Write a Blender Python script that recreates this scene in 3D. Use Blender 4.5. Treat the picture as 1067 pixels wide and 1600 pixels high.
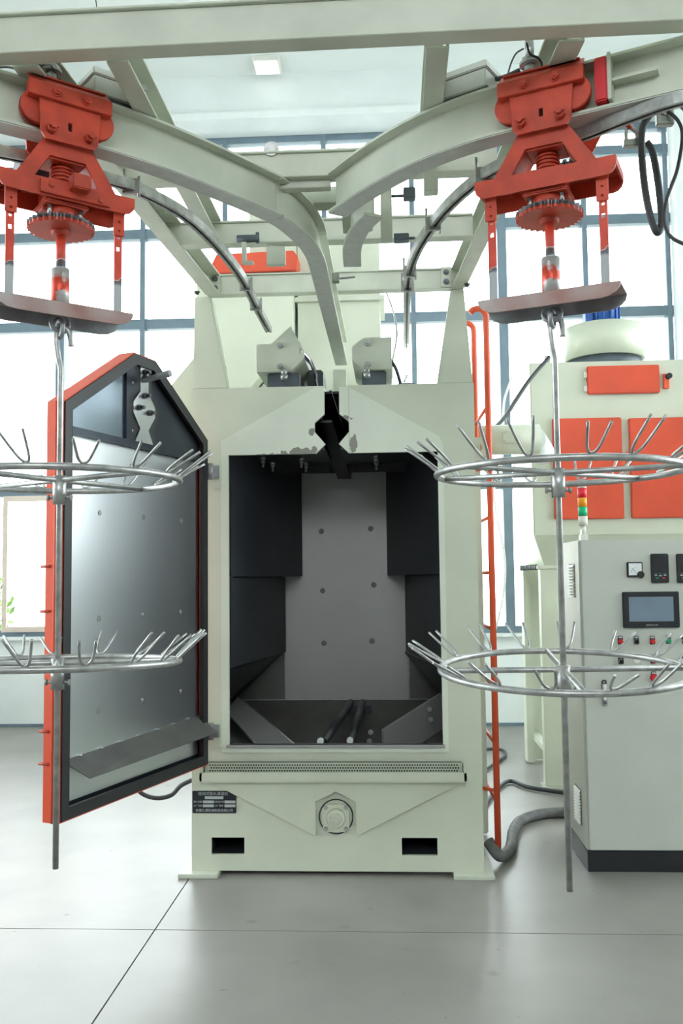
import bpy, bmesh, math, random
from mathutils import Vector, Matrix
from mathutils.geometry import tessellate_polygon
random.seed(7)
S = bpy.context.scene
for o in list(bpy.data.objects): bpy.data.objects.remove(o)
COL = S.collection
PI = math.pi
def R(d): return math.radians(d)

# ------------------------------------------------------------------ camera
FPX, YAW, PIT, ROLL, CZ = 1420., R(3.1), R(4.05), R(-.65), 1.45
f_ = Vector((-math.sin(YAW)*math.cos(PIT), math.cos(YAW)*math.cos(PIT), math.sin(PIT)))
r_ = f_.cross(Vector((0,0,1))).normalized(); u_ = r_.cross(f_)
CR = r_*math.cos(ROLL)+u_*math.sin(ROLL); CU = u_*math.cos(ROLL)-r_*math.sin(ROLL)
cd = bpy.data.cameras.new('camera'); cam = bpy.data.objects.new('camera', cd); COL.objects.link(cam)
cd.sensor_fit = 'HORIZONTAL'; cd.sensor_width = 36; cd.lens = 36*FPX/1067; cd.clip_start = .05; cd.clip_end = 300
cam.matrix_world = Matrix(((CR.x,CU.x,-f_.x,0),(CR.y,CU.y,-f_.y,0),(CR.z,CU.z,-f_.z,CZ),(0,0,0,1)))
S.camera = cam
def ray(px,py): return f_+CR*((px-533.5)/FPX)+CU*((800-py)/FPX)
def at(px,py,Y):
    d = ray(px,py); return Vector((0,0,CZ))+d*(Y/d.y)
def atz(px,py,z):
    d = ray(px,py); return Vector((0,0,CZ))+d*((z-CZ)/d.z)

# ------------------------------------------------------------------ world, light, exposure
wd = bpy.data.worlds.new('world'); S.world = wd; wd.use_nodes = True
bg = wd.node_tree.nodes['Background']; bg.inputs[0].default_value = (.935,.965,1,1); bg.inputs[1].default_value = 9.5
S.view_settings.view_transform = 'Standard'; S.view_settings.look = 'None'
S.view_settings.gamma = 1; S.view_settings.use_curve_mapping = False
S.view_settings.exposure = -0.18

# ------------------------------------------------------------------ materials
def lin(c):
    return tuple(((v/255)/12.92 if v/255 <= .04045 else ((v/255+.055)/1.055)**2.4) for v in c)+(1,)
def mat(name, rgb, rough=.5, metal=0, var=.06, scale=6, bump=.0, bscale=60, stretch=(1,1,1), rgb2=None, lo=.35, hi=.65, coat=0, spec=.5, emit=None, es=0):
    m = bpy.data.materials.new(name); m.use_nodes = True; nt = m.node_tree; N = nt.nodes; L = nt.links
    b = N['Principled BSDF']; b.inputs['Metallic'].default_value = metal; b.inputs['Roughness'].default_value = rough
    b.inputs['Specular IOR Level'].default_value = spec
    b.inputs['Coat Weight'].default_value = coat
    tc = N.new('ShaderNodeTexCoord'); mp = N.new('ShaderNodeMapping'); mp.inputs['Scale'].default_value = stretch
    L.new(tc.outputs['Object'], mp.inputs[0])
    nz = N.new('ShaderNodeTexNoise'); nz.inputs['Scale'].default_value = scale; nz.inputs['Detail'].default_value = 5
    L.new(mp.outputs[0], nz.inputs['Vector'])
    rp = N.new('ShaderNodeValToRGB'); c = lin(rgb)
    c2 = lin(rgb2) if rgb2 else tuple(x*(1-var*2) for x in c[:3])+(1,)
    c1 = c if rgb2 else tuple(min(1,x*(1+var)) for x in c[:3])+(1,)
    rp.color_ramp.elements[0].position = lo; rp.color_ramp.elements[0].color = c2
    rp.color_ramp.elements[1].position = hi; rp.color_ramp.elements[1].color = c1
    L.new(nz.outputs['Fac'], rp.inputs[0]); L.new(rp.outputs[0], b.inputs['Base Color'])
    if bump:
        n2 = N.new('ShaderNodeTexNoise'); n2.inputs['Scale'].default_value = bscale; n2.inputs['Detail'].default_value = 3
        L.new(mp.outputs[0], n2.inputs['Vector'])
        bp = N.new('ShaderNodeBump'); bp.inputs['Strength'].default_value = bump; bp.inputs['Distance'].default_value = .004
        L.new(n2.outputs['Fac'], bp.inputs['Height']); L.new(bp.outputs[0], b.inputs['Normal'])
    if emit:
        b.inputs['Emission Color'].default_value = lin(emit); b.inputs['Emission Strength'].default_value = es
    return m
M = {}
M['cream'] = mat('cream_machine_paint', (201,206,187), .42, var=.03, scale=3, bump=.05, bscale=40)
M['beamp'] = mat('cream_beam_paint', (198,203,187), .45, var=.05, scale=5, bump=.06, bscale=30)
M['cab'] = mat('cabinet_grey_powder_coat', (190,194,184), .5, var=.02, scale=4, bump=.03, bscale=250)
M['orange'] = mat('orange_red_paint', (226,88,52), .42, var=.05, scale=4)
M['orangedoor'] = mat('orange_door_paint', (214,78,46), .42, var=.05, scale=4)
M['red'] = mat('red_orange_trolley_paint', (188,66,44), .45, var=.1, scale=14, bump=.1, bscale=60)
M['redwear'] = mat('chipped_red_paint_over_steel', (196,78,62), .5, var=.1, scale=16, rgb2=(120,118,118), lo=.42, hi=.48, bump=.15)
M['rawred'] = mat('brown_grey_raw_steel', (176,166,164), .5, metal=.3, scale=7, rgb2=(150,112,106), lo=.3, hi=.7, bump=.1)
M['raw'] = mat('raw_steel', (150,152,156), .45, metal=.6, var=.12, scale=14, bump=.1)
M['galv'] = mat('galvanised_steel', (175,176,174), .38, metal=.75, var=.12, scale=30, bump=.1, bscale=120)
M['dark'] = mat('dark_liner_steel', (50,54,60), .5, metal=.25, var=.12, scale=3)
M['liner'] = mat('grey_rolled_liner_steel', (160,160,158), .42, metal=.3, var=.03, scale=2)
M['hopper'] = mat('dull_grey_hopper_steel', (98,98,95), .5, metal=.35, var=.1, scale=5)
M['doorsteel'] = mat('mill_finish_door_liner', (212,217,220), .31, metal=1, var=.02, scale=2)
M['blacksteel'] = mat('blue_black_rolled_steel', (58,64,72), .3, metal=.75, var=.12, scale=3, bump=.02, bscale=10)
M['bluesteel'] = mat('blue_grey_rolled_steel', (128,140,150), .22, metal=.95, var=.05, scale=2)
M['strip'] = mat('grey_rail_strip', (184,187,180), .5, var=.04, scale=25)
M['rubber'] = mat('black_rubber', (22,24,28), .45, var=.1)
M['cable'] = mat('dark_cable_sheath', (48,52,56), .5, var=.1)
M['hose'] = mat('grey_ribbed_hose', (96,98,96), .6, var=.15, scale=20)
M['bolt'] = mat('zinc_bolt', (170,172,170), .35, metal=.8, var=.1, scale=40)
M['boltdark'] = mat('dark_bolt', (92,94,96), .45, metal=.7, var=.1, scale=40)
M['chrome'] = mat('bright_steel', (205,208,210), .22, metal=.95, var=.03)
M['black'] = mat('black_plastic', (30,32,36), .4, var=.05)
M['screen'] = mat('unlit_blue_grey_screen', (120,136,152), .12, var=.06, scale=5, coat=.5)
M['white'] = mat('white_dial', (225,230,230), .4, var=.02)
M['btnred'] = mat('red_button', (205,40,48), .35, var=.03)
M['btnblack'] = mat('black_button', (32,32,34), .35, var=.03)
M['btngreen'] = mat('green_button', (30,150,95), .35, var=.03)
M['btncream'] = mat('cream_button', (214,204,168), .35, var=.03)
M['lred'] = mat('red_lens', (240,30,60), .3, var=.02)
M['lamb'] = mat('amber_lens', (255,160,20), .3, var=.02)
M['lgrn'] = mat('green_lens', (10,190,130), .3, var=.02)
M['blue'] = mat('blue_motor_paint', (40,90,165), .4, var=.05)
M['slate'] = mat('slate_grey_machine_part', (88,98,106), .5, metal=.2, var=.1)
M['wall'] = mat('white_wall_plaster', (226,232,230), .75, var=.03, scale=2, bump=.05, bscale=30)
M['walldark'] = mat('grey_wall_paint', (150,152,148), .8, var=.03, scale=2)
M['ceil'] = mat('ceiling_plaster', (222,228,224), .8, var=.02, scale=1.5, bump=.05, bscale=20)
M['mull'] = mat('blue_grey_window_frame', (112,130,142), .45, metal=.2, var=.05)
M['sash'] = mat('beige_sash_frame', (214,200,186), .5, var=.03)
M['plastic'] = mat('off_white_plastic', (222,222,214), .45, var=.02)
M['mesh'] = mat('perforated_sheet', (178,186,166), .5, var=.05)
M['plate'] = mat('black_nameplate', (26,30,38), .35, var=.05)
M['ink'] = mat('silver_lettering', (170,176,176), .5, var=.02)
M['leaf'] = mat('leaf_green', (110,150,60), .6, var=.25, scale=8)
M['trunk'] = mat('bark', (90,72,52), .8, var=.2)
M['paving'] = mat('pale_outdoor_paving', (200,200,190), .8, var=.05)
M['lamp'] = mat('lit_ceiling_panel', (250,250,245), .5, var=.01, emit=(255,255,250), es=1.5)
M['brist'] = mat('brush_bristle', (150,140,158), .6, var=.2, scale=50)
# concrete floor
def concrete():
    m = mat('polished_concrete_floor', (140,138,132), .35, var=.07, scale=1.6, bump=.04, bscale=25)
    nt = m.node_tree; N = nt.nodes; L = nt.links; b = N['Principled BSDF']
    src = b.inputs['Base Color'].links[0].from_socket
    tc = [n for n in N if n.type == 'TEX_COORD'][0]
    n2 = N.new('ShaderNodeTexNoise'); n2.inputs['Scale'].default_value = 22; n2.inputs['Detail'].default_value = 2
    L.new(tc.outputs['Object'], n2.inputs['Vector'])
    r2 = N.new('ShaderNodeValToRGB'); r2.color_ramp.elements[0].position = .22; r2.color_ramp.elements[0].color = (.45,.45,.45,1)
    r2.color_ramp.elements[1].position = .28; r2.color_ramp.elements[1].color = (1,1,1,1)
    L.new(n2.outputs['Fac'], r2.inputs[0])
    n3 = N.new('ShaderNodeTexVoronoi'); n3.inputs['Scale'].default_value = 3.2
    L.new(tc.outputs['Object'], n3.inputs['Vector'])
    r3 = N.new('ShaderNodeValToRGB'); r3.color_ramp.elements[0].position = .035; r3.color_ramp.elements[0].color = (.62,.61,.58,1)
    r3.color_ramp.elements[1].position = .1; r3.color_ramp.elements[1].color = (1,1,1,1)
    L.new(n3.outputs['Distance'], r3.inputs[0])
    for rr in (r2, r3):
        mx = N.new('ShaderNodeMix'); mx.data_type = 'RGBA'; mx.blend_type = 'MULTIPLY'; mx.inputs['Factor'].default_value = .6
        L.new(src, mx.inputs['A']); L.new(rr.outputs[0], mx.inputs['B']); src = mx.outputs['Result']
    L.new(src, b.inputs['Base Color'])
    return m
M['floor'] = concrete()
# worn paint round the slot: bare steel patches belong to the sheet itself
def worn():
    m = mat('worn_cream_paint_round_slot', (214,220,204), .4, var=.03, scale=3, bump=.05, bscale=30)
    nt = m.node_tree; N = nt.nodes; L = nt.links; b = N['Principled BSDF']
    src = b.inputs['Base Color'].links[0].from_socket
    tc = [n for n in N if n.type == 'TEX_COORD'][0]
    def blob(x, z, r, sc, th):
        mp = N.new('ShaderNodeMapping'); mp.vector_type = 'POINT'; mp.inputs['Location'].default_value = (-x/r[0],0,-z/r[1]); mp.inputs['Scale'].default_value = (1/r[0],0,1/r[1])
        L.new(tc.outputs['Object'], mp.inputs[0])
        ln = N.new('ShaderNodeVectorMath'); ln.operation = 'LENGTH'; L.new(mp.outputs[0], ln.inputs[0])
        nz = N.new('ShaderNodeTexNoise'); nz.inputs['Scale'].default_value = sc; nz.inputs['Detail'].default_value = 4; L.new(tc.outputs['Object'], nz.inputs['Vector'])
        ad = N.new('ShaderNodeMath'); ad.operation = 'MULTIPLY_ADD'; ad.inputs[1].default_value = 2.2; L.new(nz.outputs['Fac'], ad.inputs[0]); L.new(ln.outputs['Value'], ad.inputs[2])
        gt = N.new('ShaderNodeMath'); gt.operation = 'LESS_THAN'; gt.inputs[1].default_value = th; L.new(ad.outputs[0], gt.inputs[0])
        return gt.outputs[0]
    for x, z, r, sc, th in ((-.16,2.075,(.1,.03),26,1.9),(.105,2.11,(.02,.05),30,1.9),(.07,2.235,(.035,.03),30,1.75),(-.10,2.17,(.02,.03),30,1.75),(-.3,2.062,(.14,.012),40,1.8)):
        mx = N.new('ShaderNodeMix'); mx.data_type = 'RGBA'
        L.new(blob(x,z,r,sc,th), mx.inputs['Factor']); L.new(src, mx.inputs['A']); mx.inputs['B'].default_value = lin((128,126,118)); src = mx.outputs['Result']
    L.new(src, b.inputs['Base Color'])
    return m
M['worn'] = worn()
def paint_to_steel(name, z0, z1):
    """red paint above, bare steel below a ragged line (object height)"""
    m = mat(name, (208,72,54), .48, var=.08, scale=14, bump=.08)
    nt = m.node_tree; N = nt.nodes; L = nt.links; b = N['Principled BSDF']; src = b.inputs['Base Color'].links[0].from_socket
    tc = [n for n in N if n.type == 'TEX_COORD'][0]
    sx = N.new('ShaderNodeSeparateXYZ'); L.new(tc.outputs['Object'], sx.inputs[0])
    nz = N.new('ShaderNodeTexNoise'); nz.inputs['Scale'].default_value = 26; L.new(tc.outputs['Object'], nz.inputs['Vector'])
    ad = N.new('ShaderNodeMath'); ad.operation = 'MULTIPLY_ADD'; ad.inputs[1].default_value = .05; L.new(nz.outputs['Fac'], ad.inputs[0]); L.new(sx.outputs['Z'], ad.inputs[2])
    rp = N.new('ShaderNodeValToRGB'); L.new(ad.outputs[0], rp.inputs[0])
    mr = N.new('ShaderNodeMapRange'); mr.inputs['From Min'].default_value = z0+.025; mr.inputs['From Max'].default_value = z1+.025
    L.new(ad.outputs[0], mr.inputs['Value']); L.new(mr.outputs[0], rp.inputs[0])
    e = rp.color_ramp.elements; e[0].position = 0; e[0].color = lin((168,170,172)); e[1].position = .3; e[1].color = lin((90,96,104))
    x = e.new(.6); x.color = lin((110,80,78)); y = e.new(.75); y.color = (1,1,1,1)
    mx = N.new('ShaderNodeMix'); mx.data_type = 'RGBA'
    st = N.new('ShaderNodeMath'); st.operation = 'GREATER_THAN'; st.inputs[1].default_value = .7; L.new(mr.outputs[0], st.inputs[0])
    L.new(st.outputs[0], mx.inputs['Factor']); L.new(rp.outputs[0], mx.inputs['A']); L.new(src, mx.inputs['B']); L.new(mx.outputs['Result'], b.inputs['Base Color'])
    return m
M['barpaint'] = paint_to_steel('bar_red_paint_over_steel', -.42, -.385)
M['shaftpaint'] = paint_to_steel('shaft_red_paint_over_steel', -.40, -.34)
M['socket'] = mat('chipped_socket_steel', (186,188,186), .4, metal=.5, scale=14, rgb2=(200,70,50), lo=.44, hi=.5)
def glass():
    m = bpy.data.materials.new('window_glass'); m.use_nodes = True; N = m.node_tree.nodes; L = m.node_tree.links
    N.remove(N['Principled BSDF']); o = N['Material Output']
    t = N.new('ShaderNodeBsdfTransparent'); t.inputs[0].default_value = (.93,.96,.95,1)
    g = N.new('ShaderNodeBsdfGlossy'); g.inputs['Roughness'].default_value = .03
    fr = N.new('ShaderNodeFresnel'); fr.inputs[0].default_value = 1.45
    mx = N.new('ShaderNodeMixShader'); L.new(fr.outputs[0], mx.inputs[0]); L.new(t.outputs[0], mx.inputs[1]); L.new(g.outputs[0], mx.inputs[2]); L.new(mx.outputs[0], o.inputs[0])
    return m
M['glass'] = glass()

# ------------------------------------------------------------------ geometry helpers
class MB:
    def __init__(s): s.b = bmesh.new()
    def box(s, x0,x1,y0,y1,z0,z1, mtx=None):
        vs = [s.b.verts.new(v) for v in ((x0,y0,z0),(x1,y0,z0),(x1,y1,z0),(x0,y1,z0),(x0,y0,z1),(x1,y0,z1),(x1,y1,z1),(x0,y1,z1))]
        if mtx:
            for v in vs: v.co = mtx @ v.co
        for f in ((0,3,2,1),(4,5,6,7),(0,1,5,4),(1,2,6,5),(2,3,7,6),(3,0,4,7)): s.b.faces.new([vs[i] for i in f])
        return s
    def cyl(s, p0, p1, r0, r1=None, n=16, cap=True):
        p0, p1 = Vector(p0), Vector(p1); r1 = r0 if r1 is None else r1
        d = (p1-p0).normalized(); a = d.orthogonal().normalized(); b = d.cross(a)
        A = [s.b.verts.new(p0+(a*math.cos(t)+b*math.sin(t))*r0) for t in [2*PI*i/n for i in range(n)]]
        B = [s.b.verts.new(p1+(a*math.cos(t)+b*math.sin(t))*r1) for t in [2*PI*i/n for i in range(n)]]
        for i in range(n):
            f = s.b.faces.new((A[i],A[(i+1)%n],B[(i+1)%n],B[i])); f.smooth = True
        if cap: s.b.faces.new(A[::-1]); s.b.faces.new(B)
        return s
    def tube(s, pts, r, n=8, closed=False, cap=True, rf=None):
        pts = [Vector(p) for p in pts]; m = len(pts); rings = []; prev = None
        for i, p in enumerate(pts):
            if closed: t = pts[(i+1)%m]-pts[i-1]
            else: t = pts[min(i+1,m-1)]-pts[max(i-1,0)]
            t.normalize()
            if prev is None: a = t.orthogonal().normalized()
            else:
                a = prev-t*prev.dot(t)
                a = a.normalized() if a.length > 1e-6 else t.orthogonal().normalized()
            prev = a; b = t.cross(a); rr = rf(i/(m-1)) if rf else r
            rings.append([s.b.verts.new(p+(a*math.cos(2*PI*k/n)+b*math.sin(2*PI*k/n))*rr) for k in range(n)])
        for i in range(m if closed else m-1):
            A, B = rings[i], rings[(i+1)%m]
            off = 0
            if closed and i == m-1:
                off = min(range(n), key=lambda o: (A[0].co-B[o].co).length)
            for k in range(n):
                f = s.b.faces.new((A[k],A[(k+1)%n],B[(k+1+off)%n],B[(k+off)%n])); f.smooth = True
        if cap and not closed: s.b.faces.new(rings[0][::-1]); s.b.faces.new(rings[-1])
        return s
    def poly(s, pts2, holes=(), t=.01, O=(0,0,0), X=(1,0,0), Z=(0,0,1)):
        """plate: outline in (X,Z) plane at O, thickness t along X cross Z reversed (towards +Y for X=x, Z=z)"""
        O, X, Z = Vector(O), Vector(X), Vector(Z); n = Z.cross(X).normalized()
        loops = [list(pts2)]+[list(h) for h in holes]
        flat = [Vector((p[0],p[1],0)) for l in loops for p in l]
        tris = tessellate_polygon([[Vector((p[0],p[1],0)) for p in l] for l in loops])
        F = [s.b.verts.new(O+X*p.x+Z*p.y) for p in flat]; B = [s.b.verts.new(O+X*p.x+Z*p.y+n*t) for p in flat]
        for a,b,c in tris:
            try: s.b.faces.new((F[a],F[b],F[c])); s.b.faces.new((B[c],B[b],B[a]))
            except ValueError: pass
        i0 = 0
        for l in loops:
            k = len(l)
            for i in range(k):
                a, b = i0+i, i0+(i+1)%k
                s.b.faces.new((F[a],F[b],B[b],B[a]))
            i0 += k
        return s
    def hull(s, quads_front, quads_back):
        A = [s.b.verts.new(p) for p in quads_front]; B = [s.b.verts.new(p) for p in quads_back]; n = len(A)
        s.b.faces.new(A); s.b.faces.new(B[::-1])
        for i in range(n): s.b.faces.new((A[i],B[i],B[(i+1)%n],A[(i+1)%n]))
        return s
    def sphere(s, c, r, u=10, v=8, sc=(1,1,1)):
        bmesh.ops.create_uvsphere(s.b, u_segments=u, v_segments=v, radius=r, matrix=Matrix.Translation(c) @ Matrix.Diagonal((*sc,1)))
        return s
    def sweep(s, path, prof, up=(0,0,1), closedprof=True, smooth=False):
        """profile (side, up) swept along a path in plan"""
        path = [Vector(p) for p in path]; up = Vector(up); rings = []
        for i, p in enumerate(path):
            t = (path[min(i+1,len(path)-1)]-path[max(i-1,0)]).normalized(); sd = t.cross(up).normalized()
            rings.append([s.b.verts.new(p+sd*a+up*b) for a,b in prof])
        k = len(prof)
        for A,B in zip(rings, rings[1:]):
            for i in range(k): s.b.faces.new((A[i],A[(i+1)%k],B[(i+1)%k],B[i]))
        for ring, rev in ((rings[0],False),(rings[-1],True)):
            tr = tessellate_polygon([[Vector((a,b,0)) for a,b in prof]])
            for a,b,c in tr: s.b.faces.new((ring[a],ring[b],ring[c]))
        return s
    def mesh(s, name, m, bevel=0, off=None):
        if off: bmesh.ops.translate(s.b, verts=s.b.verts, vec=-Vector(off))
        if bevel:
            es = [e for e in s.b.edges if len(e.link_faces) == 2 and e.calc_face_angle(0) > .6]
            bmesh.ops.bevel(s.b, geom=es, offset=bevel, segments=2, affect='EDGES', clamp_overlap=True)
        bmesh.ops.recalc_face_normals(s.b, faces=s.b.faces)
        me = bpy.data.meshes.new(name); s.b.to_mesh(me); s.b.free(); me.materials.append(m if not isinstance(m,str) else M[m])
        return me
def wloc(o):
    v = Vector((0,0,0))
    while o: v += o.location; o = o.parent
    return v
def part(name, mb, m, parent=None, bevel=0, label=None, kind=None):
    me = mb.mesh(name, m, bevel, wloc(parent) if parent else None)
    o = bpy.data.objects.new(name, me); COL.objects.link(o); o.parent = parent
    if label: o['label'] = label
    if kind: o['kind'] = kind
    return o
def thing(name, label, cat, loc=(0,0,0), group=None):
    o = bpy.data.objects.new(name, None); COL.objects.link(o); o.location = loc; o.empty_display_size = .1
    o['label'] = label; o['category'] = cat
    if group: o['group'] = group
    return o
def solo(name, mb, m, label, cat, loc=(0,0,0), bevel=0, group=None):
    me = mb.mesh(name, m, bevel, loc); o = bpy.data.objects.new(name, me); COL.objects.link(o); o.location = loc
    o['label'] = label; o['category'] = cat
    if group: o['group'] = group
    return o
def struct(name, mb, m, parent=None, bevel=0):
    o = part(name, mb, m, parent, bevel)
    if parent is None: o['kind'] = 'structure'
    return o
def inst(name, me, parent, loc, rot=(0,0,0), scale=None):
    o = bpy.data.objects.new(name, me); COL.objects.link(o); o.parent = parent
    o.location = Vector(loc)-(wloc(parent) if parent else Vector()); o.rotation_euler = rot
    if scale: o.scale = scale
    return o
def spline(pts, n=8):
    P = [Vector(p) for p in pts]; out = []
    for i in range(len(P)-1):
        a = P[max(i-1,0)]; b = P[i]; c = P[i+1]; d = P[min(i+2,len(P)-1)]
        for k in range(n):
            t = k/n; out.append(.5*((2*b)+(c-a)*t+(2*a-5*b+4*c-d)*t*t+(3*b-a-3*c+d)*t**3))
    out.append(P[-1]); return out
def dup(o, parent=None):
    c = o.copy(); COL.objects.link(c)
    if parent: c.parent = parent
    for ch in list(o.children): dup(ch, c)
    return c
def circ(cx, cz, r, n=20, a0=0): return [(cx+r*math.cos(a0+2*PI*i/n), cz+r*math.sin(a0+2*PI*i/n)) for i in range(n)]
def text(name, body, size, m, parent, loc, rot=(PI/2,0,0), align='CENTER', sx=1):
    cu = bpy.data.curves.new(name,'FONT'); cu.body = body; cu.size = size; cu.align_x = align; cu.align_y = 'CENTER'; cu.extrude = .0006; cu.resolution_u = 2
    t = bpy.data.objects.new(name, cu); COL.objects.link(t)
    dg = bpy.context.evaluated_depsgraph_get(); me = bpy.data.meshes.new_from_object(t.evaluated_get(dg))
    bpy.data.objects.remove(t); me.materials.clear(); me.materials.append(M[m])
    o = inst(name, me, parent, loc, rot, (sx,1,1)); return o
def bolt_mesh(name, r, l, m, nut=True):
    """hex head on a shank, axis -Y (towards camera)"""
    b = MB(); b.cyl((0,0,0),(0,-l*.25,0), r*1.25, n=14); b.cyl((0,-l*.25,0),(0,-l*.75,0), r, n=6); b.cyl((0,-l*.75,0),(0,-l,0), r*.5, n=8)
    return b.mesh(name, m)
BOLT = bolt_mesh('bolt', .011, .02, 'bolt'); BOLTD = bolt_mesh('bolt', .012, .016, 'boltdark'); BOLTR = bolt_mesh('bolt', .011, .018, 'red')
BOLTS = bolt_mesh('bolt', .007, .01, 'bolt')
LSCREW = MB().cyl((0,0,0),(0,-.003,0),.016,.015,16).cyl((0,-.003,0),(0,-.008,0),.008,n=6).mesh('bolt','hopper')
BOLTO = bolt_mesh('bolt', .006, .01, 'red')

# ------------------------------------------------------------------ room shell
XL, XR, YB, YF, ZC = -5.2, 5.2, 8.93, -6.0, 6.42
base = MB().box(XL-.2,XR+.2,YF-.2,YB+.2,-.3,-.06); floor = struct('floor', base, 'floor')
xs = [XL-.2,-1.0,XR+.2]; ys = [YF-.2,-2.2,3.825,YB+.2]
for i in range(2):
    for j in range(3):
        part('concrete_slab', MB().box(xs[i]+.003,xs[i+1]-.003,ys[j]+.003,ys[j+1]-.003,-.06,0), 'floor', floor)
# ceiling, downstand beam above the windows
ce = MB().box(XL-.2,XR+.2,YF-.2,YB+.2,ZC,ZC+.15); struct('ceiling', ce, 'ceil')
struct('trim_1', MB().box(XL,XR,8.62,YB,6.02,ZC), 'wall', bevel=.01)
struct('trim_2', MB().box(XL,XR,8.57,YB+.02,5.95,6.02), 'wall', bevel=.006)
for k,y in enumerate((5.2,2.0,-1.4)):
    struct('trim_%d'%(k+3), MB().box(XL,XR,y-.15,y+.15,6.1,ZC), 'ceil', bevel=.01)
# back wall: low parapet + curtain wall
struct('wall_back', MB().box(XL-.2,XR+.2,YB,YB+.2,0,.88).box(XL-.2,XR+.2,YB,YB+.2,6.0,ZC), 'wall')
struct('baseboard_back', MB().box(XL,XR,YB-.012,YB,0,.03), 'mull')
VX = [-5.1,-4.2,-3.34,-2.49,-1.64,-.63,.26,1.15,1.97,2.78,3.6,4.4,5.1]; ZH = [.9,2.34,4.03,4.97,5.68,5.93]
win = None
fr = MB()
for x in VX:
    w = .05 if abs(x+3.34)>.01 and abs(x-1.15)>.01 else .085
    if abs(x-1.15)<.01: w = .09
    fr.box(x-w/2,x+w/2,8.95,9.07,.88,6.0)
for z in ZH:
    h = .05 if z < 5.5 else .045
    fr.box(XL,XR,8.96,9.05,z-h,z+h)
win = struct('window_1', fr, 'mull')
sill = part('window_sill', MB().box(XL,XR,8.87,8.99,.85,.885), 'wall', win, .005)
for i in range(len(VX)-1):
    for j in range(len(ZH)-1):
        if i == 1 and j == 0: continue      # the open leaf's bay
        part('window_pane', MB().box(VX[i]+.02,VX[i+1]-.02,9.0,9.008,ZH[j]+.03,ZH[j+1]-.03), 'glass', win)
# sliding sash in the low left bay, slid over its neighbour so the bay beyond is open
sash = MB().box(-3.90,-3.38,8.93,8.965,.93,.985).box(-3.90,-3.38,8.93,8.965,2.24,2.295).box(-3.90,-3.855,8.93,8.965,.985,2.24).box(-3.435,-3.38,8.93,8.965,.985,2.24)
sh = part('window_sash', sash, 'sash', win, .004); part('sash_pane', MB().box(-3.855,-3.435,8.94,8.946,.985,2.24), 'glass', sh)
part('sash_latch', MB().box(-3.945,-3.925,8.91,8.93,1.6,1.68), 'bolt', sh, .003)
# left wall with tall windows (out of frame, gives the side light)
struct('wall_left', MB().box(XL-.2,XL,YF-.2,YB+.2,0,.6).box(XL-.2,XL,YF-.2,YB+.2,5.2,ZC).box(XL-.2,XL,YF-.2,1.3,.6,5.2).box(XL-.2,XL,8.6,YB+.2,.6,5.2), 'wall')
fr = MB()
for y in [1.3+i*.9125 for i in range(9)]: fr.box(XL-.12,XL-.04,y-.03,y+.03,.6,5.2)
for z in (.62,2.3,4.0,5.18): fr.box(XL-.11,XL-.05,1.3,8.6,z-.03,z+.03)
w2 = struct('window_2', fr, 'mull')
part('window_pane', MB().box(XL-.084,XL-.076,1.3,8.6,.6,5.2), 'glass', w2)
# right wall: solid low part, window band above
struct('wall_right', MB().box(XR,XR+.2,YF-.2,YB+.2,0,.9).box(XR,XR+.2,YF-.2,YB+.2,5.6,ZC).box(XR,XR+.2,YF-.2,2.4,.9,5.6).box(XR,XR+.2,8.6,YB+.2,.9,5.6), 'wall')
fr = MB()
for y in [2.4+i*.886 for i in range(8)]: fr.box(XR+.04,XR+.12,y-.03,y+.03,.9,5.6)
for z in (.93,2.34,4.03,5.57): fr.box(XR+.05,XR+.11,2.4,8.6,z-.03,z+.03)
w3 = struct('window_3', fr, 'mull'); part('window_pane', MB().box(XR+.076,XR+.084,2.4,8.6,.9,5.6), 'glass', w3)
# unseen wall behind camera, grey to cut fill; high opening added to light rails
struct('wall_front', MB().box(XL-.2,XR+.2,YF-.2,YF,0,4.2).box(XL-.2,-3.2,YF-.2,YF,4.2,ZC).box(3.2,XR+.2,YF-.2,YF,4.2,ZC), 'walldark')
# white column at the right of the window wall
struct('trim_6', MB().box(2.81,3.5,8.74,8.94,0,6.02), 'wall', bevel=.01)
# ceiling light panels
lp = thing('ceiling_light', 'small square white ceiling light seen beyond the main cross beam', 'light', (-1.13,8.42,ZC))
part('housing', MB().box(-1.26,-1.0,8.29,8.55,ZC-.05,ZC), 'plastic', lp, .004); part('diffuser', MB().box(-1.24,-1.02,8.31,8.53,ZC-.056,ZC-.05), 'lamp', lp)

# ------------------------------------------------------------------ outside
solo('outdoor_ground', MB().box(-40,40,9.3,60,-.2,-.05), 'paving', 'pale paving outside the windows', 'ground', (0,20,-.1))['kind'] = 'structure'
def bush(x,y,h):
    t = thing('garden_tree', 'small leafy green tree outside the open low window at far left', 'tree', (x,y,-.05))
    part('trunk', MB().cyl((x,y,-.05),(x,y,h*.5),.06,.03,8), 'trunk', t)
    b = MB()
    for i in range(900):
        a = random.random()*2*PI; q = math.acos(random.uniform(-1,1)); rr = .75*random.random()**.4
        c = Vector((x+rr*math.sin(q)*math.cos(a), y+rr*math.sin(q)*math.sin(a), h*.55+rr*.95*math.cos(q)))
        d = Vector((random.uniform(-1,1),random.uniform(-1,1),random.uniform(-1,1))).normalized(); e = d.orthogonal().normalized()
        vs = [b.b.verts.new(c+p) for p in (d*.07, e*.03, -d*.07, -e*.03)]; b.b.faces.new(vs)
    part('foliage', b, 'leaf', t, kind='stuff')
bush(-5.28,10.6,2.0)

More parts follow.
